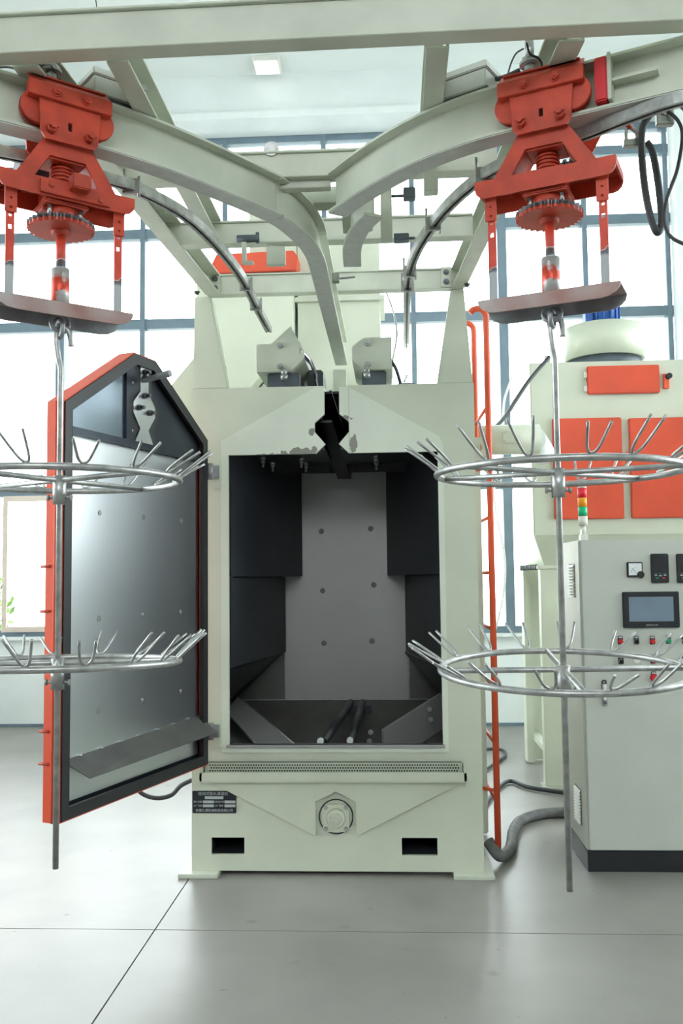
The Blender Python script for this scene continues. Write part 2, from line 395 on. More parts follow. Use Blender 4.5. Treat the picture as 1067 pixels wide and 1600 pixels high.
# ------------------------------------------------------------------ the blasting machine
MX = -.2875; Y0 = 4.52
mc = thing('shot_blasting_machine', 'large cream shot blasting cabinet with its dark chamber open, in the middle', 'machine', (MX,Y0,0))
def P(pts): return [(x+MX, z) for x, z in pts]
slot = [(.0375,2.41),(.0375,2.265),(.087,2.222),(.087,2.175),(.034,2.113),(.083,2.066)]
outer = [(-.7125,.02),(.7125,.02),(.7125,2.41)]+slot+[(.5255,2.066),(.5255,.628),(-.5255,.628),(-.5255,2.066)]+[(-x,z) for x,z in slot[::-1]]+[(-.7125,2.41)]
def rect(x0,x1,z0,z1): return [(x0,z0),(x1,z0),(x1,z1),(x0,z1)]
pk = [rect(-.615,-.452,.097,.179), rect(.318,.49,.097,.181)]
fp = MB().poly(P(outer), [P(pk[0]),P(pk[1])], .02, (0,Y0,0)); part('front_panel', fp, 'cream', mc)
# worn raised seat for the door, gabled round the slot
seat = [(.0375,2.40)]+slot[1:]+[(.5255,2.066),(.5255,.628),(-.5255,.628),(-.5255,2.066)]+[(-x,z) for x,z in slot[:0:-1]]+[(-.0375,2.40),(-.085,2.40),(-.562,2.14),(-.562,.59),(.553,.59),(.553,2.10),(.535,2.14),(.085,2.40)]
so = part('door_seat', MB().poly(P(seat), (), .007, (0,Y0-.007,0)), 'worn', mc, label='pale worn rim with bare metal patches round the slot')
part('frame_lip', MB().box(MX-.5355,MX+.5355,Y0-.022,Y0+.03,.616,.628), 'liner', mc)
# body shell
sh = MB().box(MX-.7125,MX-.69,Y0+.02,5.75,.02,2.41).box(MX+.69,MX+.7125,Y0+.02,5.75,.02,2.41).box(MX-.7125,MX+.7125,5.73,5.75,.02,2.41)
sh.box(MX-.7125,MX-.0375,Y0+.02,5.75,2.388,2.41).box(MX+.0375,MX+.7125,Y0+.02,5.75,2.388,2.41).box(MX-.69,MX+.69,Y0+.02,5.73,.02,.035)
part('body_shell', sh, 'cream', mc)
part('seam_strip', MB().box(MX+.085,MX+.087,Y0-.0085,Y0-.007,2.07,2.40), 'liner', mc)
# pocket tubes
for a in pk:
    x0,x1,z0,z1 = a[0][0]+MX,a[1][0]+MX,a[0][1],a[2][1]
    part('forklift_pocket', MB().box(x0-.004,x0,Y0+.02,Y0+.6,z0,z1).box(x1,x1+.004,Y0+.02,Y0+.6,z0,z1).box(x0,x1,Y0+.02,Y0+.6,z0-.004,z0).box(x0,x1,Y0+.02,Y0+.6,z1,z1+.004).box(x0,x1,Y0+.6,Y0+.61,z0,z1), 'dark', mc)
# feet
for x0,x1 in ((-1.055,-.86),(.275,.47)):
    part('foot_plate', MB().box(x0,x1,Y0-.06,Y0+.25,0,.02), 'beamp', mc, .003)
for x0,x1 in ((-1.055,-.86),(.275,.47)):
    part('foot_plate', MB().box(x0,x1,5.5,5.8,0,.02), 'beamp', mc, .003)
# side casing on the right, bracket plate with round hole
part('side_casing', MB().box(.425,.475,4.78,5.6,.13,2.14), 'cream', mc, .006)
bp = at(743,690,4.75)
part('lug_plate', MB().poly([(.428,2.02),(.51,2.02),(.51,2.17),(.428,2.17)], [circ(.468,2.115,.019,16)], .008, (0,4.76,0)), 'beamp', mc)
# chamber liners
CB = 5.5
def quad_plate(name, pts, m, t=.012, n=None):
    p = [Vector(q) for q in pts]; nn = (p[1]-p[0]).cross(p[2]-p[0]).normalized()*t
    return part(name, MB().hull(p, [q+nn for q in p]), m, mc)
part('back_liner', MB().poly([(-.645,.99),(-.645,.715),(.09,.715),(.09,1.455),(-.02,1.455),(-.02,2.08),(-.543,2.08),(-.543,1.455),(-.645,1.455)], (), .01, (0,CB,0)), 'liner', mc)
part('lower_back_liner', MB().poly([(-.652,.715),(-.652,1.0),(-.97,.715)], (), .01, (0,CB+.002,0)), 'hopper', mc)
part('lower_back_liner', MB().poly([(.097,.715),(.40,.715),(.097,1.0)], (), .01, (0,CB+.002,0)), 'hopper', mc)
weld = MB()
for x,z0,z1 in ((-.648,.72,1.455),(.094,.72,1.455),(-.545,1.455,2.05),(-.018,1.455,2.05)): weld.box(x-.0025,x+.0025,CB-.006,CB,z0,z1)
weld.box(-.9,.38,CB-.006,CB,.712,.717)
weld.box(-.97,-.95,5.4,5.41,.7,.71)
part('weld_seam', weld, 'galv', mc)
for s in (-1,1):
    fx = MX+s*.535
    quad_plate('side_liner', [(fx,4.56,1.455),(MX+s*.262,CB-.01,1.455),(MX+s*.262,CB-.01,2.085),(fx,4.56,2.085)], 'dark')
    quad_plate('side_liner', [(fx,4.56,1.0),(MX+s*.366,CB-.01,1.0),(MX+s*.366,CB-.01,1.45),(fx,4.56,1.45)], 'dark')
    quad_plate('shelf_plate', [(fx,4.56,1.452),(MX+s*.262,CB-.02,1.452),(MX+s*.366,CB-.02,1.452)], 'dark', .002)
    quad_plate('slope_plate', [(fx,4.56,1.0),(MX+s*.366,CB-.01,1.0),(MX+s*.67,CB-.01,.715),(MX+s*.675,4.56,.715)], 'rubber')
    quad_plate('side_liner', [(MX+s*.675,4.56,.5),(MX+s*.675,CB,.5),(MX+s*.675,CB,.75),(MX+s*.675,4.56,.75)], 'dark', .006)
# hopper bottom
quad_plate('hopper_plate', [(-.95,CB,.712),(.38,CB,.712),(.1,4.95,.46),(-.66,4.95,.46)], 'hopper')
quad_plate('hopper_plate', [(-.95,CB-.01,.70),(-.7,4.95,.44),(-.5,4.6,.40),(-.95,4.6,.62)], 'hopper')
quad_plate('hopper_plate', [(.38,CB-.01,.70),(.12,4.95,.44),(-.05,4.6,.40),(.38,4.6,.62)], 'hopper')
quad_plate('hopper_plate', [(-.95,4.56,.60),(.38,4.56,.60),(.1,4.95,.40),(-.7,4.95,.40)], 'dark')
# slanted strip and bar, two rollers on a bracket
a,b_ = at(372,1088,5.3), at(462,1164,4.85); c,d_ = at(352,1112,5.05), at(412,1175,4.7)
quad_plate('slanted_strip', [a,b_,d_,c], 'liner', .01)
part('strip_edge', MB().cyl(a,b_,.004,n=6).cyl(c,d_,.004,n=6), 'galv', mc)
for (p0,p1) in (((548,1098,5.3),(506,1160,4.75)),((566,1098,5.3),(548,1160,4.75))):
    part('guide_tube', MB().cyl(at(*p0),at(*p1),.022,n=16), 'boltdark', mc)
for (px,py) in ((501,1157),(547,1156)):
    q = at(px,py,4.70); part('tube_cap', MB().cyl(q,q+Vector((0,-.03,0)),.017,n=16), 'white', mc, .002)
g = at(556,1108,5.25); part('guide_bracket', MB().box(g.x-.07,g.x+.09,g.y-.01,g.y,g.z-.025,g.z+.02), 'dark', mc, .002)
a,b_ = at(600,1162,4.75), at(700,1098,5.0); dn = Vector((0,0,-.12))
quad_plate('deflector_bar', [a+Vector((0,0,.07)),b_+Vector((0,0,.07)),b_+dn,a+dn], 'liner', .02)
for px,py,Y in ((671,1108,4.93),(673,1124,4.9),(579,1144,4.78),(577,1158,4.76)):
    inst('bolt', BOLT, mc, at(px,py,Y-.03), (0,0,0), (1,1,1))
# liner screws on the back
for px,py in ((502,830),(579,826),(504,923),(584,914),(506,1005),(581,1002)):
    inst('bolt', LSCREW, mc, at(px,py,CB-.001), (0,0,0))
# chamber roof with hanging studs and slot flap
part('roof_liner', MB().box(MX-.69,MX-.04,4.545,CB+.1,2.085,2.10).box(MX+.04,MX+.69,4.545,CB+.1,2.085,2.10), 'dark', mc)
part('roof_rib', MB().box(MX-.65,MX-.06,5.1,5.11,2.035,2.085).box(MX+.06,MX+.65,5.1,5.11,2.035,2.085), 'rubber', mc)
for px,py,Y in ((411,718,4.75),(426,731,4.95),(471,720,4.8),(478,732,5.0),(587,720,4.75),(588,733,4.95),(669,714,4.8)):
    q = at(px,py,Y); part('stud', MB().cyl((q.x,q.y,2.085),(q.x,q.y,2.07),.014,n=14).cyl((q.x,q.y,2.07),(q.x,q.y,2.052),.012,n=6).cyl((q.x,q.y,2.052),(q.x,q.y,2.03),.0065,n=8), 'bolt', mc)
part('slot_flap', MB().hull([(MX-.07,4.6,2.25),(MX-.005,4.6,2.25),(MX-.005,4.6,2.235),(MX-.07,4.6,2.235)],[(MX-.02,5.3,2.06),(MX+.06,5.3,2.06),(MX+.06,5.3,2.02),(MX-.02,5.3,2.02)]), 'rubber', mc)
part('slot_seal', MB().box(MX-.1,MX-.0015,4.545,5.6,2.375,2.386), 'rubber', mc); part('slot_seal', MB().box(MX+.0015,MX+.1,4.545,5.6,2.375,2.386), 'rubber', mc)
part('slot_cheek', MB().box(MX-.13,MX-.115,4.545,5.5,2.1,2.385).box(MX+.115,MX+.13,4.545,5.5,2.1,2.385), 'rubber', mc)
part('chamber_back_wall', MB().box(MX-.69,MX+.69,5.6,5.61,.3,2.385), 'dark', mc)
# tray under the opening with perforated grille
tray = MB().box(-.95,.345,Y0-.062,Y0-.052,.462,.505).box(-.95,.345,Y0-.062,Y0-.002,.455,.462).box(-.95,-.935,Y0-.062,Y0-.002,.462,.545).box(.33,.345,Y0-.062,Y0-.002,.462,.545)
part('drip_tray', tray, 'cream', mc, .003)
gh = []
nx = 96
for r in range(3):
    for i in range(nx):
        gx = -.905+(i+.5*(r%2)+.3)*(1.215/nx); gh.append(circ(gx, .509+r*.0135, .0045, 6))
part('perforated_strip', MB().poly(rect(-.925,.325,.500,.548), gh, .002, (0,Y0-.040,0)), 'mesh', mc, kind='stuff')
part('strip_backing', MB().box(-.925,.325,Y0-.022,Y0-.018,.497,.548), 'rubber', mc)
# embossed chute below the tray: two wedges and a pentagonal recess
zt = .455
for s in (-1,1):
    o1 = (MX+s*.62, zt); a1 = (MX+s*.098,.192); a2 = (MX+s*.098,.36); a3 = (MX, .41)
    pts = [(MX,zt),o1,a1,a2,a3]
    A = []; 
    for (x,z) in pts:
        dep = .042*max(0,(z-.19))/(zt-.19)
        if (x,z) == a1 : dep = .018
        if (x,z) in (a2,): dep = .03
        if (x,z) == a3: dep = .036
        A.append(Vector((x,Y0-.002-dep,z)))
    A[1].y = Y0-.03
    part('chute_plate', MB().hull(A,[Vector((p.x,Y0-.0005,p.z)) for p in A]), 'cream', mc)
# bearing
bc = Vector((-.288,Y0,.278))
br = part('bearing_housing', MB().poly([(bc.x+x,bc.z+z) for x,z in ((-.064,-.05),(-.05,-.066),(.05,-.066),(.064,-.05),(.064,.05),(.05,.066),(-.05,.066),(-.064,.05))], (), .02, (0,Y0-.02,0)).cyl((bc.x,Y0-.02,bc.z),(bc.x,Y0-.045,bc.z),.047,.04,24), 'cream', mc)
part('bearing_cap', MB().cyl((bc.x,Y0-.045,bc.z),(bc.x,Y0-.055,bc.z),.03,.026,24).cyl((bc.x,Y0-.055,bc.z),(bc.x,Y0-.062,bc.z),.016,.014,20), 'beamp', br)
for sx in (-1,1):
    for sz in (-1,1): inst('bolt', BOLTS, br, (bc.x+sx*.049,Y0-.02,bc.z+sz*.051), (0,0,0), (1.3,1,1.3))
part('bearing_ring', MB().tube([(bc.x+.082*math.cos(t),Y0-.004,bc.z+.004+.082*math.sin(t)) for t in [2*PI*i/40 for i in range(40)]], .003, 6, closed=True), 'dark', mc)
# nameplate
np_ = MB().poly([(-.996,.300),(-.992,.296),(-.782,.296),(-.778,.300),(-.778,.378),(-.825,.404),(-.992,.404),(-.996,.400)], (), .003, (0,Y0-.003,0))
npl = part('nameplate', np_, 'plate', mc, label='black metal nameplate with silver Chinese lettering')
yy = Y0-.004
text('lettering', '挂钩式抛丸清理机', .0185, 'ink', npl, (-.893,yy,.389))
text('lettering', '最大吊重', .0105, 'ink', npl, (-.969,yy,.351)); text('lettering', '设备总功率', .0105, 'ink', npl, (-.863,yy,.351))
text('lettering', '出厂日期', .0105, 'ink', npl, (-.969,yy,.332)); text('lettering', '出厂编号', .0105, 'ink', npl, (-.863,yy,.332))
text('lettering', '安徽久源机械制造有限公司', .0155, 'ink', npl, (-.887,yy,.309))
for x0,x1,z in ((-.934,-.842,.371),(-.944,-.889,.351),(-.836,-.782,.351),(-.944,-.889,.332),(-.836,-.782,.332)):
    part('label_field', MB().box(x0,x1,Y0-.0045,Y0-.003,z-.0065,z+.0065), 'ink', npl)
# hinge blocks on the left of the opening
for z in (1.98,.70):
    part('hinge_block', MB().box(-.885,-.85,Y0-.022,Y0-.007,z-.085,z+.06), 'cream', mc, .004)
    part('hinge_knuckle', MB().cyl((-.90,Y0-.045,z-.04),(-.90,Y0-.045,z+.04),.018,n=14).box(-.905,-.855,Y0-.05,Y0-.02,z-.03,z+.03), 'raw', mc)
# slot-seal housings on the roof
for s, xl, xr in ((-1,-.675,-.43),(1,-.185,.018)):
    zb, zt_ = 2.50, 2.645
    if s < 0: ol = [(xl,zb),(-.50,zb),(xr,2.57),(xr,2.61),(-.50,2.735),(-.60,2.645),(xl,2.645)]
    else: ol = [(xr,zb),(-.125,zb),(xl,2.55),(xl,2.62),(-.125,2.665),(xr,2.665)]
    part('seal_housing', MB().poly(ol, (), .55, (0,Y0+.05,0)), 'beamp', mc, label='cream cut-corner cover over the roof slot')
    part('motor_block', MB().box(min(xl,xr)+.05,max(xl,xr)-.03,Y0+.08,Y0+.5,2.41,2.50), 'slate', mc, .006)
    for z in (2.525,2.635):
        inst('bolt', BOLT, mc, ((-.553 if s<0 else -.105),Y0+.05,z), (0,0,0), (1.2,1.2,1.2))
    q = -.53 if s<0 else -.11
    part('wing_nut', MB().cyl((q,Y0+.02,2.50),(q,Y0+.02,2.475),.016,n=14).cyl((q,Y0+.02,2.475),(q,Y0+.02,2.45),.019,n=8).box(q-.005,q+.005,Y0+.02,Y0+.06,2.49,2.51), 'bolt', mc, .001)
# brush seal beside the slot
bs = MB(); pth = spline([(-.445,Y0+.06,2.60),(-.41,Y0+.1,2.57),(-.385,Y0+.14,2.50),(-.372,Y0+.16,2.43)],6)
bs.sweep(pth, [(-.003,-.012),(.003,-.012),(.003,.012),(-.003,.012)], up=(.3,-.9,.1))
part('brush_holder', bs, 'chrome', mc)
bb = MB()
for i,p in enumerate(spline([(-.452,Y0+.05,2.608),(-.425,Y0+.08,2.59),(-.395,Y0+.11,2.555),(-.375,Y0+.13,2.50)],6)): bb.box(p.x-.001,p.x+.0015,p.y-.002,p.y+.05,p.z-.022,p.z+.012)
part('brush', bb, 'brist', mc, kind='stuff')
part('slot_motor', MB().box(-.44,-.355,4.85,5.1,2.41,2.57), 'slate', mc, .008)
part('slot_motor', MB().cyl((-.34,5.0,2.44),(-.34,5.2,2.44),.03,n=14), 'slate', mc)
part('limit_switch', MB().box(.05,.14,4.8,4.9,2.41,2.475).cyl((.08,4.8,2.475),(.10,4.8,2.52),.004,n=8), 'slate', mc, .003)
part('limit_switch', MB().box(.14,.215,4.82,4.9,2.41,2.455).box(.05,.14,4.76,4.8,2.41,2.44), 'slate', mc, .003)
for p in ((-.325,2.43),(.0,2.43)): pass
# drop post that carries the rail end
part('rail_post', MB().box(-.335,-.255,5.42,5.46,2.41,2.70), 'beamp', mc, .003)
part('rail_post_bolt', MB().cyl((-.34,5.40,2.56),(-.36,5.40,2.56),.01,n=8), 'boltdark', mc)
# blast wheel side casing behind the door on the left
part('wheel_casing', MB().hull([(-1.0,4.9,1.2),(-1.38,4.9,1.5),(-1.38,4.9,2.3),(-1.0,4.9,2.75)],[(-1.0,5.5,1.2),(-1.38,5.5,1.5),(-1.38,5.5,2.3),(-1.0,5.5,2.75)]), 'cream', mc)

# separator and elevator tower above / behind the machine
tw = thing('bucket_elevator', 'tall cream elevator tower standing behind the blasting cabinet', 'elevator', (-.33,6.2,0))
part('casing', MB().box(-.60,-.05,5.95,6.4,0,3.75), 'cream', tw)
part('flange', MB().box(-.63,-.02,5.92,6.43,2.66,2.69).box(-.63,-.02,5.92,6.43,3.28,3.31), 'beamp', tw)
part('access_hatch', MB().box(-.46,-.2,5.935,5.95,3.34,3.56), 'beamp', tw, .002)
sp = thing('shot_separator', 'cream hopper box with an orange tapered lid left of the tower', 'separator', (-.95,5.9,2.41))
x0,x1 = -1.25,-.62
part('hopper', MB().hull([(x0,5.8,2.45),(-1.1,5.8,2.45),(x1,5.8,3.0),(x1,5.8,3.42),(x0,5.8,3.42)],[(x0,6.4,2.45),(-1.1,6.4,2.45),(x1,6.4,3.0),(x1,6.4,3.42),(x0,6.4,3.42)]), 'cream', sp)
part('outlet_box', MB().hull([(-1.1,5.95,2.41),(-.85,5.95,2.41),(-.62,5.95,2.66),(-.62,5.95,3.0)],[(-1.1,6.4,2.41),(-.85,6.4,2.41),(-.62,6.4,2.66),(-.62,6.4,3.0)]), 'beamp', sp)
A = [at(323,428,5.78),at(462,422,5.78),at(465,400,5.78),at(458,391,5.78),at(338,397,5.78)]
part('tapered_lid', MB().hull(A,[p+Vector((0,.5,.02)) for p in A]), 'orangedoor', sp, .005, label='orange tapered lid')
part('top_box', MB().box(-.92,-.604,5.93,6.5,3.42,3.9), 'cream', sp)
part('rim', MB().box(-1.26,-.60,5.765,5.8,3.38,3.42), 'beamp', sp)

# ------------------------------------------------------------------ the open door
dr = thing('chamber_door', 'open gabled chamber door with orange rim and steel inner face, hinged at left', 'door', (-.905,4.44,.55))
DL = (Vector((-1.245,3.38,0))-Vector((-.905,4.44,0))); DW = DL.length; dX = DL.normalized()          # from hinge to free edge
dN = Vector((dX.y*-1, dX.x, 0)); 
if dN.x < 0: dN = -dN                                                                               # inner face normal
DO = Vector((-.905,4.44,0))
Z0,Z1,ZA = .545,2.135,2.43
def dpt(u,z,n): return DO+dX*u+Vector((0,0,z))+dN*n
def dplate(name, ol, n0, n1, m, holes=(), bevel=0, par=None, label=None):
    b = MB(); nrm = Vector((0,0,1)).cross(dX); t = (n1-n0)*(1 if nrm.dot(dN)>0 else -1)
    b.poly(ol, holes, t, DO+dN*n0, dX, (0,0,1)); return part(name, b, m, par or dr, bevel, label)
def shape(i): # inset outline
    return [(i,Z0+i),(DW-i,Z0+i),(DW-i,Z1-i*.6),(DW*.5+.085-i*.4,ZA-i),(DW*.5-.085+i*.4,ZA-i),(i,Z1-i*.6)]
dplate('outer_shell', shape(0), -.075, -.06, 'orangedoor')
dplate('rim', shape(0), -.06, 0, 'orangedoor', [shape(.018)[::-1]])
dplate('seal_channel', shape(.006), -.012, .006, 'rubber', [shape(.05)[::-1]], .004)
dplate('inner_backing', shape(.018), -.058, -.035, 'blacksteel')
part('rim_fold', MB().cyl(dpt(DW+.003,Z0,-.03),dpt(DW+.003,Z1,-.03),.005,n=8), 'orangedoor', dr)
lz = 2.015
lin_o = [(.045,Z0+.06),(DW-.06,Z0+.06),(DW-.06,lz),(.045,lz)]
dplate('steel_liner', lin_o, -.034, -.028, 'doorsteel', label='bare steel inner liner sheet')
fl = MB()
dplate('liner_angle', [(.03,lz),(DW-.045,lz),(DW-.045,lz+.03),(.03,lz+.03)], -.034, -.002, 'blacksteel')
dplate('liner_angle', [(DW-.06,Z0+.05),(DW-.048,Z0+.05),(DW-.048,lz),(DW-.06,lz)], -.034, -.006, 'blacksteel')
# gable plates
dplate('gable_plate', [(DW*.5+.11,lz+.03),(DW-.05,lz+.03),(DW-.05,Z1-.03),(DW*.5+.11,ZA-.055)], -.034,-.024, 'bluesteel')
dplate('gable_strip', [(DW*.5+.03,lz+.03),(DW*.5+.12,lz+.03),(DW*.5+.12,ZA-.04),(DW*.5+.03,ZA-.04)], -.024,-.012, 'blacksteel')
dplate('gable_plate', [(.045,lz+.03),(DW*.5-.08,lz+.03),(DW*.5-.08,ZA-.06),(.045,Z1-.03)], -.034,-.024, 'blacksteel')
uc = DW*.5-.005; prof = [(.032,ZA-.03),(.032,2.27),(.085,2.215),(.085,2.17),(.032,2.105),(.07,lz+.03)]
dplate('slot_plug', [(uc+a,z) for a,z in prof]+[(uc-a,z) for a,z in prof[::-1]], -.012,-.004, 'chrome', label='bright steel plate shaped like the slot')
dplate('plug_backing', [(uc+a+.035,z) for a,z in prof]+[(uc-a-.035,z) for a,z in prof[::-1]], -.024,-.012, 'rubber')
for da,z in ((0,2.36),(0,2.255),(.045,2.195),(-.04,2.185),(0,2.335)):
    p = dpt(uc+da,z,-.004)
    part('stud', MB().cyl(p,p+dN*.012,.013,n=6).cyl(p+dN*.012,p+dN*.03,.008,n=10), 'boltdark', dr)
p = dpt(uc,2.325,-.004); part('handle_stub', MB().cyl(p,p+dN*.13+Vector((0,0,.02)),.012,.016,14), 'raw', dr)
rot = math.atan2(dN.y,dN.x)+PI/2
for z in (2.2,2.3,2.09):
    inst('rivet', BOLTS, dr, dpt(DW*.5+.075,z,-.012), (0,0,rot), (.6,.3,.6))
for i,u in enumerate((.2,.52,.84)):
    for z in (1.72,1.29,.92): 
        inst('bolt', BOLTS, dr, dpt(u,z,-.028), (0,0,rot), (1.4,.6,1.4))
# deflector lip near the bottom
A = [dpt(.03,.785,-.028),dpt(DW-.05,.765,-.028),dpt(DW-.09,.70,.07),dpt(.0,.705,.055)]
part('deflector_plate', MB().hull(A,[q-Vector((0,0,.004)) for q in A]), 'hopper', dr, label='dull grey sloping deflector')
for i in range(7):
    u = .12+i*.14; z = .786-u*.02; part('weld_spot', MB().sphere(dpt(u,z,-.025),.008,8,6,(1.2,1.2,.6)), 'chrome', dr)
part('edge_gasket', MB().cyl(dpt(DW-.055,Z0+.05,-.004),dpt(DW-.055,lz,-.004),.006,n=8), 'rubber', dr)
for z in (1.98,.70):
    part('hinge_arm', MB().cyl(dpt(-.012,z-.05,-.03),dpt(-.012,z+.05,-.03),.014,n=12), 'raw', dr)
for z in (1.5,1.33,.88,.76):
    q = dpt(DW+.0,z,-.05); part('hex_bolt', MB().cyl(q,q-dN*.045,.006,n=6), 'red', dr)

# ------------------------------------------------------------------ overhead steel frame
ZB, ZT = 2.89, 3.0
fm = thing('overhead_gantry', 'cream welded channel frame carrying the tracks overhead', 'frame', (MX,3.4,ZB))
def chan_x(x0,x1,y,h=.105,w=.06,name='cross_beam',skew=0,zb=ZB):
    """channel along x: web towards the camera, flanges turned back... lip shows at top and bottom"""
    b = MB(); yl, yr = y, y+skew; t = .008
    def bar(a0,a1,z0,z1): b.hull([(x0,yl+a0,z0),(x1,yr+a0,z0),(x1,yr+a0,z1),(x0,yl+a0,z1)],[(x0,yl+a1,z0),(x1,yr+a1,z0),(x1,yr+a1,z1),(x0,yl+a1,z1)])
    bar(.012,.02,zb+t,zb+h-t); bar(0,w,zb,zb+t); bar(0,w,zb+h-t,zb+h)
    return part(name, b, 'beamp', fm, .0015)
def chan_y(x0a,y0,x1a,y1,w,h=.105,zb=ZB,side=1,name='long_beam'):
    """channel along y, flat underside, flanges open to one side"""
    b = MB(); t = .008
    def bar(a0,a1,z0,z1): b.hull([(x0a+a0,y0,z0),(x0a+a1,y0,z0),(x0a+a1,y0,z1),(x0a+a0,y0,z1)],[(x1a+a0,y1,z0),(x1a+a1,y1,z0),(x1a+a1,y1,z1),(x1a+a0,y1,z1)])
    bar(0,w,zb,zb+t); bar(0,w,zb+h-t,zb+h)
    bar(0,t,zb+t,zb+h-t) if side > 0 else bar(w-t,w,zb+t,zb+h-t)
    return part(name, b, 'beamp', fm, .0015)
chan_x(-1.6,1.5,2.345,.118,.062,'main_cross_beam',skew=-.03)
chan_x(-1.0,.40,3.17,.10,.062)
chan_x(-.96,.37,3.80,.10,.062)
chan_x(-.92,.385,4.50,.105,.06)
chan_y(-.775,2.41,-.775,3.80,.062,side=1,zb=ZB+.001); chan_y(.118,2.41,.118,3.17,.062,side=-1,zb=ZB+.001)
chan_y(-1.045,2.41,-.925,4.5,.075,side=1,zb=ZB-.001); chan_y(.475,2.40,.325,4.5,.07,side=-1,zb=ZB-.001)
# tapered corner posts
for s in (-1,1):
    xo = -.995 if s<0 else .42
    xi0,xi1 = (-.903,-.818) if s<0 else (.319,.243); xt = -.985 if s<0 else .385
    part('tapered_post', MB().hull([(xo,Y0,2.41),(xi1,Y0,2.41),(xi0,Y0,2.887),(xt-.01*s*0,Y0,2.887)],[(xo,Y0+.09,2.41),(xi1,Y0+.09,2.41),(xi0,Y0+.09,2.887),(xt,Y0+.09,2.887)]), 'cream', fm, .003)
for s,px in ((-1,336),(1,697)):
    q0 = at(px-8,433,4.49); q1 = at(px+8,433,4.49)
    part('end_plate', MB().box(q0.x,q1.x,4.488,4.5,2.892,2.995), 'beamp', fm, .001)
    for z in (2.918,2.967): inst('bolt', BOLTD, fm, ((q0.x+q1.x)/2,4.488,z))
for q in ((-.955,4.43,2.885),(.395,4.43,2.885)): inst('bolt', BOLTD, fm, q, (PI/2,0,0))
# eye bolts / round lugs on third beam
for px in (424,592):
    q = at(px,237,3.18); part('lug', MB().cyl((q.x,3.175,3.0),(q.x,3.205,3.0),.027,n=20).cyl((q.x,3.172,3.0),(q.x,3.176,3.0),.017,n=16), 'galv', fm)
# brackets under the beams
def br(name, x0,x1,y0,y1,z0,z1,m='beamp'): return part(name, MB().box(x0,x1,y0,y1,z0,z1), m, fm, .002)
q = at(603,290,3.35); br('drop_bracket', -.02,.022,3.28,3.30,2.68,2.90)
br('drop_bracket', .135,.185,3.12,3.17,2.80,2.9)
br('packing_plate', -.5,-.2,3.20,3.24,2.86,2.90)
q = at(500,300,3.5); br('cross_plate', -.37,-.09,3.42,3.5,2.895,2.96)
# clamps / air cylinder parts near the switch
cy = part('air_cylinder', MB().cyl((-.64,3.78,2.90),(-.55,3.78,2.90),.016,n=14).cyl((-.552,3.78,2.88),(-.552,3.78,2.925),.008,n=8), 'slate', fm)
q = at(575,300,3.3); part('air_cylinder', MB().cyl((.02,3.3,2.86),(.08,3.3,2.86),.006,n=8).box(.065,.11,3.28,3.32,2.845,2.885), 'slate', fm, .003)
part('limit_roller', MB().box(.03,.09,3.55,3.6,2.79,2.815).cyl((.09,3.57,2.80),(.115,3.57,2.80),.006,n=8), 'slate', fm, .003)
part('pivot_cylinder', MB().cyl((-.07,3.42,2.78),(-.07,3.42,2.88),.019,n=16), 'beamp', fm)
part('switch_lever', MB().box(-.24,-.21,3.9,3.93,2.74,2.78).cyl((-.21,3.92,2.76),(-.14,3.92,2.765),.005,n=8), 'bolt', fm, .002)
part('rail_gusset', MB().box(-.52,-.44,3.83,3.86,2.8,2.9), 'beamp', fm, .002)
part('clevis', MB().box(-.62,-.60,3.775,3.79,2.80,2.89).box(-.62,-.57,3.77,3.80,2.79,2.80), 'beamp', fm, .001)

# ------------------------------------------------------------------ monorail track
RZ, RH, RW = 2.74, .148, .037
tk = thing('monorail_track', 'cream curved I-beam monorail that forks above the machine', 'track', (MX,3.6,RZ))
IP = [(-RW,0),(RW,0),(RW,.008),(.004,.011),(.004,RH-.011),(RW,RH-.008),(RW,RH),(-RW,RH),(-RW,RH-.008),(-.004,RH-.011),(-.004,.011),(-RW,.008)]
def rail(pts, n=10, label=None):
    b = MB(); b.sweep([(x,y,RZ) for x,y in pts], IP); o = part('rail', b, 'beamp', tk, label=label)
    c = MB(); c.sweep([(x,y,RZ) for x,y in pts], [(-RW+.002,-.004),(RW-.002,-.004),(RW-.002,-.0005),(-RW+.002,-.0005)]); part('rail_strip', c, 'strip', o, label='grey steel strip under the rail'); return o  # separate strip below the flange, slightly greyer than the rail paint
LP = spline([(-1.75,1.95,0),(-1.30,2.30,0),(-.972,2.540,0),(-.80,2.685,0),(-.668,2.825,0),(-.52,3.01,0),(-.402,3.175,0)],8)
LP2 = spline([(-.400,3.179,0),(-.36,3.27,0),(-.315,3.42,0),(-.292,3.57,0),(-.287,3.705,0)],6)
rail([(p.x,p.y) for p in LP], label='left curved rail'); rail([(p.x,p.y) for p in LP2], label='short switch rail')
rail([(-.287,3.709),(-.287,4.6),(-.287,5.47)], label='straight rail into the slot')
RP = spline([(-.175,3.160,0),(-.08,3.02,0),(.03,2.88,0),(.14,2.77,0),(.27,2.675,0),(.387,2.615,0),(.543,2.545,0),(.80,2.43,0),(1.3,2.22,0)],8)
rail([(p.x,p.y) for p in RP], label='right curved rail')
SP = spline([(-.045,3.185,0),(-.10,3.32,0),(-.135,3.5,0),(-.143,3.705,0)],6)
rail([(p.x,p.y) for p in SP], label='parked switch rail')
